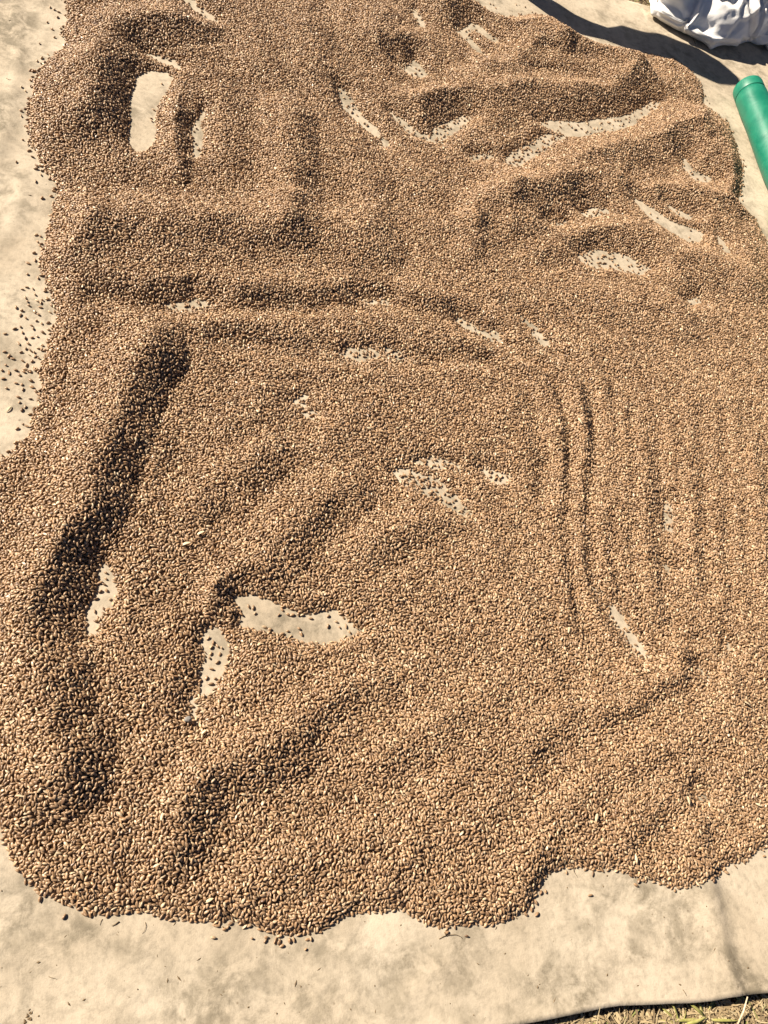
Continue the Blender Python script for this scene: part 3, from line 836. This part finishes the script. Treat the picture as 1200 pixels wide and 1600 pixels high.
strays([(44, 412), (43, 429), (35, 453), (51, 452), (55, 461), (40, 466), (43, 472), (58, 471), (25, 481), (45, 478), (63, 481), (34, 486), (32, 493), (54, 488), (60, 492), (40, 497), (57, 502), (49, 509), (52, 514), (65, 506), (23, 514), (32, 511), (8, 522), (35, 520), (40, 529), (50, 528), (58, 526), (29, 537), (44, 537), (33, 551), (47, 548), (53, 551), (55, 557), (7, 550), (14, 557), (20, 561), (9, 571), (35, 564), (42, 571), (50, 565), (40, 578), (3, 579), (14, 583), (25, 579), (30, 586), (37, 581), (47, 581), (52, 575), (5, 592), (48, 595), (25, 599), (34, 601), (36, 609), (50, 605), (10, 607), (29, 621), (30, 629), (48, 624), (34, 641), (39, 636), (47, 648), (36, 664), (42, 667), (27, 671), (35, 694), (25, 700), (66, 470), (70, 452), (67, 520), (66, 540), (60, 545), (60, 560), (57, 576), (56, 612), (40, 545)],
       "loose wheat grain scattered on bare tarp left of the heap's middle", "grains strewn left of the heap")
strays([(78, 12), (85, 16), (92, 20), (90, 28), (81, 47), (95, 56), (62, 70), (75, 87), (58, 97), (70, 101), (48, 112), (62, 109), (51, 122), (40, 145), (34, 139), (33, 184), (36, 221), (44, 228), (46, 238), (26, 256), (57, 261), (65, 269), (56, 286), (78, 282), (80, 308), (85, 296), (63, 370), (64, 390), (59, 379)],
       "loose wheat grain on tarp beside the heap's upper left edge", "grains beside the upper left edge")
strays([(252, 133), (240, 173), (245, 175), (236, 186), (237, 190)], "loose wheat grain inside the tall bare patch at the heap's upper left", "grains in the upper left bare patch")
strays([(388, 949), (395, 951), (398, 960), (435, 962), (440, 954), (449, 961), (456, 962), (465, 960), (485, 967), (512, 979), (512, 963), (525, 972), (530, 981), (540, 979), (545, 988), (467, 983), (470, 991), (449, 987), (453, 995), (413, 981), (421, 984), (376, 961), (374, 970)],
       "loose wheat grain in the long bare patch at the heap's centre", "grains in the central bare patch")
strays([(163, 914), (157, 925), (166, 923), (150, 936), (172, 937), (148, 956), (162, 952), (165, 905), (156, 911), (165, 896)],
       "loose wheat grain in the small bare patch beside the tall left ridge", "grains in the left bare patch")
strays([(325, 998), (333, 1005), (330, 1012), (339, 1010), (346, 1013), (320, 1020), (329, 1022), (343, 1023), (318, 1031), (327, 1029), (330, 1046), (339, 1035), (322, 1060), (329, 1069), (336, 1061), (311, 1078), (318, 1089), (306, 1098), (308, 1112)],
       "loose wheat grain in the narrow bare patch below left of centre", "grains in the narrow bare patch")
strays([(770, 9), (774, 14), (779, 23), (765, 7), (806, 8), (820, 12), (810, 23), (836, 22), (841, 35), (868, 31), (871, 45), (862, 34), (946, 70), (951, 71), (969, 75), (1104, 157), (1108, 162)],
       "loose wheat grain on tarp along the heap's upper right edge", "grains along the upper right edge")

def add_grain(loc, rot, s, label, group, k):
    o = bpy.data.objects.new("wheat_grain", KERN[k % 5])
    o.location = loc; o.rotation_euler = rot; o.scale = (s, s, s)
    col.objects.link(o)
    tag(o, label, "grain", group)
    return o
first = []
for i, (p, l, grp) in enumerate(STRAYS):
    x, y = g(*p)
    z = float(tarp_z(np.array([x]), np.array([y]))[0]) + float(sample(H, np.array([x]), np.array([y]))[0]) + 0.0013
    yaw = rng.uniform(0, 2 * math.pi); e = euler_from(np.zeros(1), np.zeros(1), np.array([yaw]), rng.normal(0, 0.05, 1), rng.uniform(0, 6.28, 1))[0]
    first.append(add_grain((x, y, z), e, float(np.clip(rng.normal(1, 0.1), 0.8, 1.2)), l, grp, i))
# the nearest kernels of the heap's front edge make up the three hundred
need = 300 - len(STRAYS)
u_px, v_px, dep = project(pos)
cand = np.where((lay < 90) & (pos[:, 2] - tarp_z(pos[:, 0], pos[:, 1]) > sample(H, pos[:, 0], pos[:, 1]) - 0.002) & (u_px > 30) & (u_px < 1180) & (v_px > 1200) & (v_px < 1590))[0]
cand = cand[np.argsort(-v_px[cand])][:need]
def front_label(px):
    if px < 330: return "wheat grain in the heap's front rim above the thin curved awns", "grains of the left front rim"
    if px < 560: return "wheat grain in the rim of the heap's lowest bulge", "grains of the lowest bulge"
    return "wheat grain in the heap's front rim between the lowest bulge and the notch", "grains of the middle front rim"
for i in cand:
    first.append(add_grain(pos[i], eul[i], float(scl[i]), *front_label(u_px[i]), int(shp_[i])))
sel = np.ones(len(pos), bool); sel[cand] = False
pos, eul, scl, shp_ = pos[sel], eul[sel], scl[sel], shp_[sel]

# ------------------------------------------------------------------ the rest of the wheat: one uncounted mass
core_z = H - 0.0052
st = 2
cz = core_z[::st, ::st]; cxx = X[::st, ::st]; cyy = Y[::st, ::st]
mask = cz > 0.0005
idx = -np.ones(cz.shape, int)
idx[mask] = np.arange(mask.sum())
cv = np.stack([cxx[mask], cyy[mask], cz[mask] + tarp_z(cxx[mask], cyy[mask])], -1)
q = np.stack([idx[:-1, :-1], idx[:-1, 1:], idx[1:, 1:], idx[1:, :-1]], -1).reshape(-1, 4)
q = q[(q >= 0).all(1)]
n0 = len(cv); n1 = len(pos)
me = bpy.data.meshes.new("wheat_heap")
allv = np.concatenate([cv, pos])
me.vertices.add(len(allv)); me.vertices.foreach_set("co", allv.astype(np.float32).ravel())
me.loops.add(len(q) * 4); me.loops.foreach_set("vertex_index", q.astype(np.int32).ravel())
me.polygons.add(len(q)); me.polygons.foreach_set("loop_start", (np.arange(len(q)) * 4).astype(np.int32))
me.update(calc_edges=True)
me.materials.append(M_CORE)
a = me.attributes.new("is_grain", 'BOOLEAN', 'POINT'); a.data.foreach_set("value", np.concatenate([np.zeros(n0, bool), np.ones(n1, bool)]))
a = me.attributes.new("rot", 'FLOAT_VECTOR', 'POINT'); a.data.foreach_set("vector", np.concatenate([np.zeros((n0, 3)), eul]).astype(np.float32).ravel())
a = me.attributes.new("size", 'FLOAT', 'POINT'); a.data.foreach_set("value", np.concatenate([np.ones(n0), scl]).astype(np.float32))
a = me.attributes.new("shape", 'INT', 'POINT'); a.data.foreach_set("value", np.concatenate([np.zeros(n0), shp_]).astype(np.int32))
heap = bpy.data.objects.new("wheat_heap", me)
col.objects.link(heap)
tag(heap, "spread of brown wheat grain raked into ridges and furrows on the tarpaulin", "wheat", kind="stuff")
ng = bpy.data.node_groups.new("wheat_spread", 'GeometryNodeTree')
ng.interface.new_socket("Geometry", in_out='INPUT', socket_type='NodeSocketGeometry')
ng.interface.new_socket("Geometry", in_out='OUTPUT', socket_type='NodeSocketGeometry')
gi = ng.nodes.new("NodeGroupInput"); go = ng.nodes.new("NodeGroupOutput")
def attr(name, typ):
    n = ng.nodes.new("GeometryNodeInputNamedAttribute"); n.data_type = typ; n.inputs["Name"].default_value = name
    return next(s for s in n.outputs if s.enabled and s.name == "Attribute")
isg = attr("is_grain", 'BOOLEAN')
join = ng.nodes.new("GeometryNodeJoinGeometry")
for i in (4, 3, 2, 1, 0):
    oi = ng.nodes.new("GeometryNodeObjectInfo"); oi.transform_space = 'ORIGINAL'
    oi.inputs["Object"].default_value = first[[j for j in range(len(STRAYS)) if j % 5 == i][5]]
    g2 = ng.nodes.new("GeometryNodeGeometryToInstance")
    ng.links.new(oi.outputs["Geometry"], g2.inputs[0]); ng.links.new(g2.outputs[0], join.inputs[0])
iop = ng.nodes.new("GeometryNodeInstanceOnPoints")
ng.links.new(gi.outputs[0], iop.inputs["Points"]); ng.links.new(isg, iop.inputs["Selection"])
ng.links.new(join.outputs[0], iop.inputs["Instance"]); iop.inputs["Pick Instance"].default_value = True
ng.links.new(attr("shape", 'INT'), iop.inputs["Instance Index"])
e2r = ng.nodes.new("FunctionNodeEulerToRotation")
ng.links.new(attr("rot", 'FLOAT_VECTOR'), e2r.inputs[0]); ng.links.new(e2r.outputs[0], iop.inputs["Rotation"])
ng.links.new(attr("size", 'FLOAT'), iop.inputs["Scale"])
dele = ng.nodes.new("GeometryNodeDeleteGeometry"); dele.domain = 'POINT'
ng.links.new(gi.outputs[0], dele.inputs["Geometry"]); ng.links.new(isg, dele.inputs["Selection"])
j2 = ng.nodes.new("GeometryNodeJoinGeometry")
ng.links.new(iop.outputs[0], j2.inputs[0]); ng.links.new(dele.outputs[0], j2.inputs[0])
ng.links.new(j2.outputs[0], go.inputs[0])
md = heap.modifiers.new("wheat_spread", 'NODES'); md.node_group = ng

def surf(px, py):
    x, y = g(px, py)
    return Vector((x, y, float(tarp_z(np.array([x]), np.array([y]))[0] + sample(H, np.array([x]), np.array([y]))[0])))

# ------------------------------------------------------------------ husks, awns, pebble
def husk_mesh(L, W, curl):
    V, F = [], []
    n = 7
    for s in (0, 1):
        for i in range(n):
            u = i / (n - 1)
            w = W * math.sin(math.pi * min(1, u * 0.92 + 0.06)) ** 0.8
            for k in (-1, 0, 1):
                V.append(((u - 0.5) * L, k * w / 2, curl * 4 * u * (1 - u) * L * 0.25 + (abs(k) * W * 0.28) + (0.00025 if s else 0)))
    o = n * 3
    for i in range(n - 1):
        for k in (0, 1):
            a = i * 3 + k
            F.append((a, a + 3, a + 4, a + 1)); F.append((a + o, a + 1 + o, a + 4 + o, a + 3 + o))
        F.append((i * 3, i * 3 + o, i * 3 + 3 + o, i * 3 + 3)); F.append((i * 3 + 2, i * 3 + 5, i * 3 + 5 + o, i * 3 + 2 + o))
    return V, F
HUSKS = [(35, 1048, 10, 50, "pale husk on the tall left ridge's lit side"), (8, 1131, 9, 150, "pale husk at the photo's left border on the wheat"),
         (34, 1248, 13, 10, "long pale husk near the heap's lower left border"), (243, 1355, 12, 160, "whitish husk flake on the wheat at lower left"),
         (325, 1408, 13, 155, "pale pointed husk near the heap's front edge"), (251, 1281, 13, 105, "slim white husk standing out in the lower left wheat"),
         (553, 1250, 12, 75, "cream husk lying in the wheat below the centre"), (263, 752, 10, 70, "pale husk right of the tall shaded ridge"),
         (898, 667, 12, 60, "straw-coloured husk flake between the two curved furrows"), (317, 1148, 11, 140, "cream husk below the narrow bare patch"),
         (740, 1084, 10, 30, "small pale husk in the wheat right of the centre"), (881, 990, 10, 120, "small husk splinter left of the curved furrow's end"),
         (922, 1280, 13, 120, "large pale husk on the wheat above the front notch"), (986, 1343, 12, 95, "tan husk upright near the front edge right of the notch"),
         (1085, 1383, 11, 60, "crescent-shaped pale husk on the front rim beside the fold"), (1062, 1254, 13, 100, "brownish husk beside the small bare spot at lower right"),
         (1157, 1104, 12, 25, "pale husk in the wheat at the right, above the short dark ridge"), (1176, 1259, 10, 35, "pale husk near the right border above the front edge"),
         (290, 857, 14, 160, "straw-like husk in the pale litter left of the centre"), (312, 840, 13, 150, "thin husk sliver above the pale litter left of centre"),
         (14, 640, 13, 120, "slender pale husk on bare tarp left of the heap"), (1150, 960, 9, 70, "tiny pale husk in the wheat at the far right")]
for px, py, L, ang, lab in HUSKS:
    V, F = husk_mesh(L * mm(px, py), L * mm(px, py) * (0.26 + 0.12 * random.random()), random.uniform(0.2, 0.8))
    o = mesh_obj("wheat_husk", V, F, M_HUSK)
    p = surf(px, py); o.location = p + Vector((0, 0, 0.0016 if py < 1400 and px > 60 else 0.0003))
    o.rotation_euler = (random.uniform(-0.4, 0.4), random.uniform(-0.15, 0.15), math.radians(-ang + random.uniform(-8, 8)))
    tag(o, lab, "husk", "pale husks among the wheat")

def awn(pts, r, label, name="awn"):
    P = []
    for i, p in enumerate(pts):
        q_ = surf(*p[:2]); P.append((q_.x, q_.y, q_.z + r + (p[2] if len(p) > 2 else 0.0) * 0.00035))
    V, F = tube_geo(P, [r * (1 - 0.6 * i / (len(P) - 1)) for i in range(len(P))], 6)
    o = mesh_obj(name, V, F, M_AWN)
    tag(o, label, "awn")
    return o
a0 = awn([(685, 1467), (692, 1463, 1), (700, 1461, 2), (710, 1460, 2.5), (718, 1463, 1.5), (722, 1467)], 0.00042, "branched brown awn lying on bare tarp in front of the heap")
V, F = tube_geo([surf(696, 1462) + Vector((0, 0, 0.0008)), surf(694, 1459) + Vector((0, 0, 0.0025)), surf(692, 1456) + Vector((0, 0, 0.002))], [0.0007, 0.001, 0.0003], 6)
mesh_obj("side_branch", V, F, M_AWN, a0)
awn([(227, 1441), (228, 1447, 1.5), (226, 1454, 1.5), (222, 1459)], 0.0003, "hair-thin curved awn on tarp below the heap's left front")
awn([(160, 1436), (157, 1441, 1), (156, 1446)], 0.0003, "short straight awn poking out below the heap's left front")
awn([(186, 1440), (180, 1444, 1), (175, 1447)], 0.0006, "thick dark awn stub below the heap's left front")
awn([(893, 1355), (896, 1362, 2), (902, 1371)], 0.0004, "dark awn poking from the heap into the front notch")
awn([(76, 1526), (82, 1528, 1), (89, 1530)], 0.0003, "tiny brown awn alone on the stained tarp at lower left")
awn([(1065, 1546), (1068, 1551, 2), (1071, 1556)], 0.0005, "short awn at the tarpaulin's front hem beside the fold")
awn([(10, 125), (14, 128, 1), (18, 128)], 0.0004, "tiny twig on the grey-stained tarp at upper left")
awn([(1079, 52), (1081, 60, 3), (1086, 71, 1)], 0.0011, "bent dark twig on tarp beside the white sack", "cord_shadow")  # dark tube laid in place of a drawstring's cast shadow on the tarp

V, F = [], []
bm = bmesh.new(); bmesh.ops.create_icosphere(bm, subdivisions=3, radius=1)
for v in bm.verts:
    d = 1 + 0.22 * float(vnoise(v.co.x * 1.0 + v.co.z, v.co.y, 0.8, 91)) + 0.08 * float(vnoise(v.co.x, v.co.y + v.co.z, 0.3, 92))
    v.co = Vector((v.co.x * 0.0046, v.co.y * 0.0037, v.co.z * 0.0032)) * d
me_ = bpy.data.meshes.new("pebble"); bm.to_mesh(me_); bm.free()
me_.polygons.foreach_set("use_smooth", [True] * len(me_.polygons)); me_.materials.append(M_STONE)
o = bpy.data.objects.new("pebble", me_); col.objects.link(o); o.location = surf(292, 1127) + Vector((0, 0, 0.0025))
tag(o, "small grey pebble in the wheat below the narrow bare patch", "pebble")

# crumbs of soil and chaff on the cloth: nobody could count them
V, F = [], []
def crumb(x, y, r, elong, ang):
    z = float(tarp_z(np.array([x]), np.array([y]))[0])
    b = len(V)
    ca, sa = math.cos(ang), math.sin(ang)
    for (a_, b_, c_) in ((1, 0, 0), (-1, 0, 0), (0, 1, 0), (0, -1, 0), (0, 0, 1), (0, 0, -1)):
        a_ *= elong * random.uniform(0.7, 1.2); b_ *= random.uniform(0.6, 1.2)
        V.append((x + r * (a_ * ca - b_ * sa), y + r * (a_ * sa + b_ * ca), z + r * 0.35 + c_ * r * 0.5))
    for f in ((0, 2, 4), (2, 1, 4), (1, 3, 4), (3, 0, 4), (2, 0, 5), (1, 2, 5), (3, 1, 5), (0, 3, 5)):
        F.append(tuple(b + k for k in f))
k = 0
while k < 420:
    px, py = random.uniform(-250, 1400), random.uniform(-120, 1590)
    x, y = g(px, py)
    if inside(np.array([x]), np.array([y]), OUTP.tolist())[0]: continue
    if y < np.interp(x, FR[:, 0], FR[:, 1]) + 0.01 or y > np.interp(x, BK[:, 0], BK[:, 1]) - 0.02: continue
    crumb(x, y, random.choice([0.0003, 0.0004, 0.0005, 0.0007, 0.001]), random.choice([1, 1.3, 2.5, 4]), random.uniform(0, 6.3)); k += 1
for (cx_, cy_) in ((43, 1588), (48, 1580), (38, 1595), (46, 1592), (133, 1560), (948, 1523), (843, 1537), (840, 1540), (470, 1542), (548, 1578), (1167, 1515), (625, 1444), (946, 1370)):
    for _ in range(4 if cx_ < 50 else 1):
        x, y = g(cx_ + random.uniform(-2, 2), cy_ + random.uniform(-3, 3)); crumb(x, y, random.uniform(0.0007, 0.0013), 1.6, random.uniform(0, 6))
o = mesh_obj("dirt_crumbs", V, F, M_AWN, smooth=False)
tag(o, "scattered specks of soil and chaff on the bare tarpaulin", "dirt", kind="stuff")

# ------------------------------------------------------------------ dry litter beyond the hems
V, F, tone = [], [], []
def blade(x, y, z, L, w, ang, el, bend, tn):
    b = len(V)
    d = Vector((math.cos(ang) * math.cos(el), math.sin(ang) * math.cos(el), math.sin(el))); s = Vector((-math.sin(ang), math.cos(ang), 0))
    up = d.cross(s) * -1
    for i in range(4):
        u = i / 3
        c = Vector((x, y, z)) + d * L * u + s * bend * L * u * u
        wi = w * (1 - 0.75 * u)
        V.extend([c + s * wi / 2, c - s * wi / 2, c + up * wi * 0.35])
    for i in range(3):
        a_ = b + i * 3
        for k_ in range(3):
            F.append((a_ + k_, a_ + (k_ + 1) % 3, a_ + 3 + (k_ + 1) % 3, a_ + 3 + k_)); tone.append(tn)
def litter(n, fpos, hem):
    k_ = 0
    while k_ < n:
        r = fpos()
        if r is None: continue
        x, y = r; k_ += 1
        big = random.random()
        if hem(x) is not None and abs(y - hem(x)) < 0.035: big = 0.0
        L = random.uniform(0.006, 0.018) if big < 0.75 else random.uniform(0.02, 0.055)
        w = random.uniform(0.0014, 0.0042) if big < 0.75 else random.uniform(0.001, 0.0026)
        blade(x, y, -0.012 + random.uniform(0, 0.005), L, w, random.uniform(0, 6.283), random.uniform(-0.1, 0.25), random.uniform(-0.3, 0.3), min(1, random.betavariate(2, 2.2)) if random.random() < 0.96 else 1.0)
def f_front():
    x = random.uniform(0.1, 1.2); yl = float(np.interp(x, FR[:, 0], FR[:, 1])); y = yl - abs(random.gauss(0, 0.06)) - 0.004
    return (x, y)
def f_back():
    x = random.uniform(0.5, 2.0); yl = float(np.interp(x, BK[:, 0], BK[:, 1])); y = yl + abs(random.gauss(0, 0.09)) + 0.004
    return (x, y)
litter(10000, f_front, lambda x: float(np.interp(x, FR[:, 0], FR[:, 1]))); litter(7000, f_back, lambda x: float(np.interp(x, BK[:, 0], BK[:, 1])))
o = mesh_obj("straw_litter", V, F, M_STRAW, smooth=False)
at = o.data.attributes.new("tone", 'FLOAT', 'FACE'); at.data.foreach_set("value", np.array(tone, np.float32))
tag(o, "dry straw and chaff litter on the soil beyond the tarpaulin's hem", "straw", kind="stuff")

def weed(px, py, n, L, label, seed):
    random.seed(seed)
    x, y = g(px, py)
    r = empty("weed", (x, y, -0.012)); tag(r, label, "weed", "weeds at the front hem")
    for i in range(n):
        V_, F_ = [], []
        a_ = 2 * math.pi * i / n + random.uniform(-0.4, 0.4); el = random.uniform(0.25, 0.8); l = L * random.uniform(0.6, 1.2); w = l * random.uniform(0.055, 0.10)
        m_ = 7
        for q_ in range(m_):
            u = q_ / (m_ - 1); rr = l * u * math.cos(el); z = l * math.sin(el) * (u - 0.75 * u * u)
            wi = w * (math.sin(math.pi * (0.12 + 0.86 * u)) ** 0.8)
            c = Vector((math.cos(a_) * rr, math.sin(a_) * rr, z)); s = Vector((-math.sin(a_), math.cos(a_), 0))
            V_.extend([c + s * wi / 2 + Vector((0, 0, wi * 0.25)), c, c - s * wi / 2 + Vector((0, 0, wi * 0.25)), c - Vector((0, 0, 0.0005))])
        for q_ in range(m_ - 1):
            b = q_ * 4
            for k_, e_ in ((0, 1), (1, 2), (2, 3), (3, 0)):
                F_.append((b + k_, b + e_, b + 4 + e_, b + 4 + k_))
        mesh_obj("leaf", V_, F_, M_LEAF, r)
weed(1112, 1594, 11, 0.050, "yellow-green weed rosette in the litter right at the tarpaulin's front hem", 3)
weed(1072, 1604, 8, 0.042, "small yellowing weed left of the rosette below the front hem", 5)
random.seed(99)
V_, F_ = tube_geo([(*g(1158, 1605), -0.008), (*g(1160, 1580), 0.002), (*g(1163, 1557), 0.006)], [0.0012, 0.0011, 0.0008], 6)
o = mesh_obj("dry_stalk", V_, F_, M_HUSK); tag(o, "pale dry stalk lying in the litter against the front hem", "stalk")

# ------------------------------------------------------------------ white sack
def sack():
    near = [gz(*p, 0.036) for p in [(1012, -32), (1018, -8), (1030, 16), (1062, 36), (1100, 53), (1118, 60), (1150, 61), (1200, 57), (1260, 50)]]
    nr_, fr_ = np.array(near[0]), np.array(near[-1])
    back_ = [fr_ + np.array((0.20, 0.16)), fr_ + np.array((0.22, 0.42)), fr_ + np.array((0.02, 0.62)), nr_ + np.array((0.20, 0.44)), nr_ + np.array((0.02, 0.22))]
    poly = np.array(near + [tuple(p) for p in back_])
    C0 = poly.mean(0) + np.array((0.04, 0.08))
    SHIFT = np.array((0.0, 0.0))
    poly = poly - C0
    ang = np.arctan2(poly[:, 1], poly[:, 0]); rp = np.hypot(poly[:, 0], poly[:, 1])
    NU, NV = 420, 150
    th = np.linspace(-math.pi, math.pi, NU, endpoint=False)
    def rpoly(t):
        out = np.zeros_like(t)
        n_ = len(poly)
        for i in range(n_):
            a_, b_ = poly[i], poly[(i + 1) % n_]
            d_ = b_ - a_
            den = np.cos(t) * d_[1] - np.sin(t) * d_[0]
            rr = (a_[0] * d_[1] - a_[1] * d_[0]) / np.where(np.abs(den) < 1e-9, 1e-9, den)
            u = np.where(np.abs(d_[0]) > np.abs(d_[1]), (rr * np.cos(t) - a_[0]) / (d_[0] if abs(d_[0]) > 1e-9 else 1e-9), (rr * np.sin(t) - a_[1]) / (d_[1] if abs(d_[1]) > 1e-9 else 1e-9))
            ok = (rr > 0) & (u >= -1e-6) & (u <= 1 + 1e-6)
            out = np.where(ok & (out == 0), rr, out)
        return out
    R0 = rpoly(th)
    R0 = np.where(R0 == 0, np.roll(R0, 1), R0)
    R0 = (np.roll(R0, 1) + R0 + np.roll(R0, -1)) / 3
    # profile from the tucked-under seam, out over the bulge, to the top
    V_, F_ = [], []
    tt = np.linspace(0, 1, NV)
    prof = np.array([(0.0, 0.84, 0.003), (0.06, 0.92, 0.004), (0.12, 0.97, 0.012), (0.18, 0.995, 0.024), (0.24, 1.0, 0.036), (0.34, 0.93, 0.062), (0.46, 0.82, 0.090), (0.60, 0.62, 0.118), (0.78, 0.36, 0.140), (1.0, 0.0, 0.150)])
    pr = np.interp(tt, prof[:, 0], prof[:, 1]); pz = np.interp(tt, prof[:, 0], prof[:, 2])
    for _ in range(3):
        pr[1:-1] = (pr[:-2] + 2 * pr[1:-1] + pr[2:]) / 4; pz[1:-1] = (pz[:-2] + 2 * pz[1:-1] + pz[2:]) / 4
    T, S_ = np.meshgrid(th, tt)
    rad = R0[None, :] * pr[:, None]
    x = rad * np.cos(T); y = rad * np.sin(T); z = pz[:, None] + 0 * x
    # outward direction of the profile
    dr = np.gradient(pr * 0.36, tt); dz = np.gradient(pz, tt); ln = np.hypot(dr, dz)
    nr, nz = (dz / ln)[:, None], (-dr / ln)[:, None]
    # crumples: flat panels between sharp creases, plus a few deep folds running up from the lower edge
    r_ = np.random.default_rng(12)
    arc = T * 0.36
    seeds = np.stack([r_.uniform(-1.2, 1.2, 150), r_.uniform(-0.05, 0.40, 150)], -1)
    tilt = r_.normal(0, 1, (150, 2)); offs = r_.normal(0, 1, 150)
    up = S_ * 0.36
    wx = arc + 0.016 * vnoise(arc, up, 0.05, 3); wy = up + 0.016 * vnoise(arc, up, 0.05, 4)
    d1 = np.full(x.shape, 9.0); hgt = np.zeros(x.shape)
    acc = np.zeros(x.shape); wsum = np.zeros(x.shape)
    for (sx0, sy0), (tx, ty), of in zip(seeds, tilt, offs):
        d2 = (wx - sx0) ** 2 + (wy - sy0) ** 2
        w = np.exp(-d2 / (2 * 0.024 ** 2)) ** 1.0
        w = w ** 3
        acc += w * (of * 0.009 + tx * 0.36 * (wx - sx0) + ty * 0.36 * (wy - sy0)); wsum += w
    hgt = acc / (wsum + 1e-12)
    for k_ in range(26):
        a0_ = r_.uniform(-1.1, 1.1); sl_ = r_.normal(0, 0.35); w_ = r_.uniform(0.004, 0.010); dp = r_.uniform(0.010, 0.026)
        q_ = (arc - a0_ - sl_ * up + 0.012 * vnoise(up, arc, 0.06, 30 + k_)) / w_
        lenf = np.clip(1 - np.abs(up - r_.uniform(0.06, 0.18)) / r_.uniform(0.06, 0.14), 0, 1)
        hgt += lenf * (-dp * np.exp(-q_ ** 2) + 0.7 * dp * np.exp(-(q_ - 2.2) ** 2 / 1.6))
    hgt += 0.0012 * vnoise(arc, up, 0.012, 77)
    fade = np.clip((S_ - 0.04) / 0.1, 0, 1) * np.clip((1 - S_) / 0.15, 0, 1)
    hgt = hgt * fade
    x = x + hgt * nr * np.cos(T); y = y + hgt * nr * np.sin(T); z = np.maximum(z + hgt * nz, 0.003 + 0 * z)
    P_ = np.stack([x, y, z], -1).reshape(-1, 3)
    for j in range(NV - 1):
        for i in range(NU):
            a_ = j * NU + i; b_ = j * NU + (i + 1) % NU
            F_.append((a_, b_, b_ + NU, a_ + NU))
    F_.append(tuple(range(NU))[::-1])
    o = mesh_obj("sack", P_, F_, M_SACK)
    o.location = (C0[0] + SHIFT[0], C0[1] + SHIFT[1], 0.0)
    return o
o = sack(); tag(o, "crumpled white woven sack lying at the tarpaulin's far right corner", "sack")

# ------------------------------------------------------------------ green tube
A_ = Vector((*gz(1166, 140, 0.035), 0)); B_ = Vector((*gz(1264, 388, 0.035), 0))
ax = (B_ - A_).normalized(); L = 0.62
RT = 0.0355; TS = 1.8
root = empty("green_tube", (A_.x, A_.y, 0.003)); root.rotation_euler = (0, 0, math.atan2(ax.y, ax.x))
tag(root, "green plastic tube with a collared end lying on the tarp right of the heap", "tube")
def lathe(prof, seg=48, wob=0.0, seed=1):
    V_, F_ = [], []
    prof = [(x * TS, r) for x, r in prof]
    for (x, r) in prof:
        for k_ in range(seg):
            an = 2 * math.pi * k_ / seg
            rr = r * (1 + wob * float(vnoise(x * 18, an * 1.2, 1.0, seed)))
            V_.append((x, rr * math.cos(an), RT + 0.001 + rr * math.sin(an)))
    for i in range(len(prof) - 1):
        for k_ in range(seg):
            a_ = i * seg + k_; b_ = i * seg + (k_ + 1) % seg
            F_.append((a_, a_ + seg, b_ + seg, b_))
    return V_, F_
prof = [(0.0175, RT * 0.90), (0.0178, RT * 0.985), (0.021, RT)] + [(0.021 + 0.6 * i / 60, RT * (1 + 0.06 * min(1, i / 20))) for i in range(1, 61)] + [(0.6215, RT * 0.6), (0.622, 0.0002)]
V_, F_ = lathe(prof, 48, 0.03, 14)
mesh_obj("tube_body", V_, F_, M_GREEN, root)
prof = [(0.012, RT * 0.80), (0.0015, RT * 0.80), (0.0, RT * 0.84), (-0.0005, RT * 0.90), (0.0012, RT * 0.975), (0.004, RT * 1.0), (0.0155, RT * 1.0), (0.0172, RT * 0.985), (0.0174, RT * 0.88)]
V_, F_ = lathe(prof, 48, 0.015, 15)
mesh_obj("collar", V_, F_, M_GREEN, root)
V_, F_ = lathe([(0.011, RT * 0.805), (0.0112, 0.0002)], 48)
mesh_obj("end_plug", V_, F_, M_GREEN, root)

# ------------------------------------------------------------------ unseen stick added outside the frame, shaped to cast the shadow across the tarp
shp = [(867, 16, 28), (900, 36, 28), (933, 48, 20), (967, 61, 22), (1000, 66, 32), (1033, 76, 32), (1067, 87, 40), (1100, 101, 42), (1128, 114, 29), (1146, 124, 16)]
P0 = np.array(g(867, 16)); base = P0 - SH * 0.20
pts, rad = [(base[0], base[1], -0.02), (base[0] + 0.002, base[1], 0.03)], [0.016, 0.015]
side = np.array([-SH[1], SH[0]])
for (px, py, w) in shp:
    q_ = np.array(g(px, py)); rel = q_ - base
    along = rel @ SH; lat = rel @ side
    pp = base + side * lat
    pts.append((pp[0], pp[1], along * math.tan(SUN_EL))); 
    up_, dn_ = np.array(g(px, py - w / 2)), np.array(g(px, py + w / 2))
    rad.append(abs((up_ - dn_) @ side) / 2)
V_, F_ = tube_geo(pts, rad, 12)
o = mesh_obj("shadow_caster_stick", V_, F_, M_WOOD)
tag(o, "unseen crooked stick added behind the tarp, shaped to cast the long shadow at upper right", "stick")
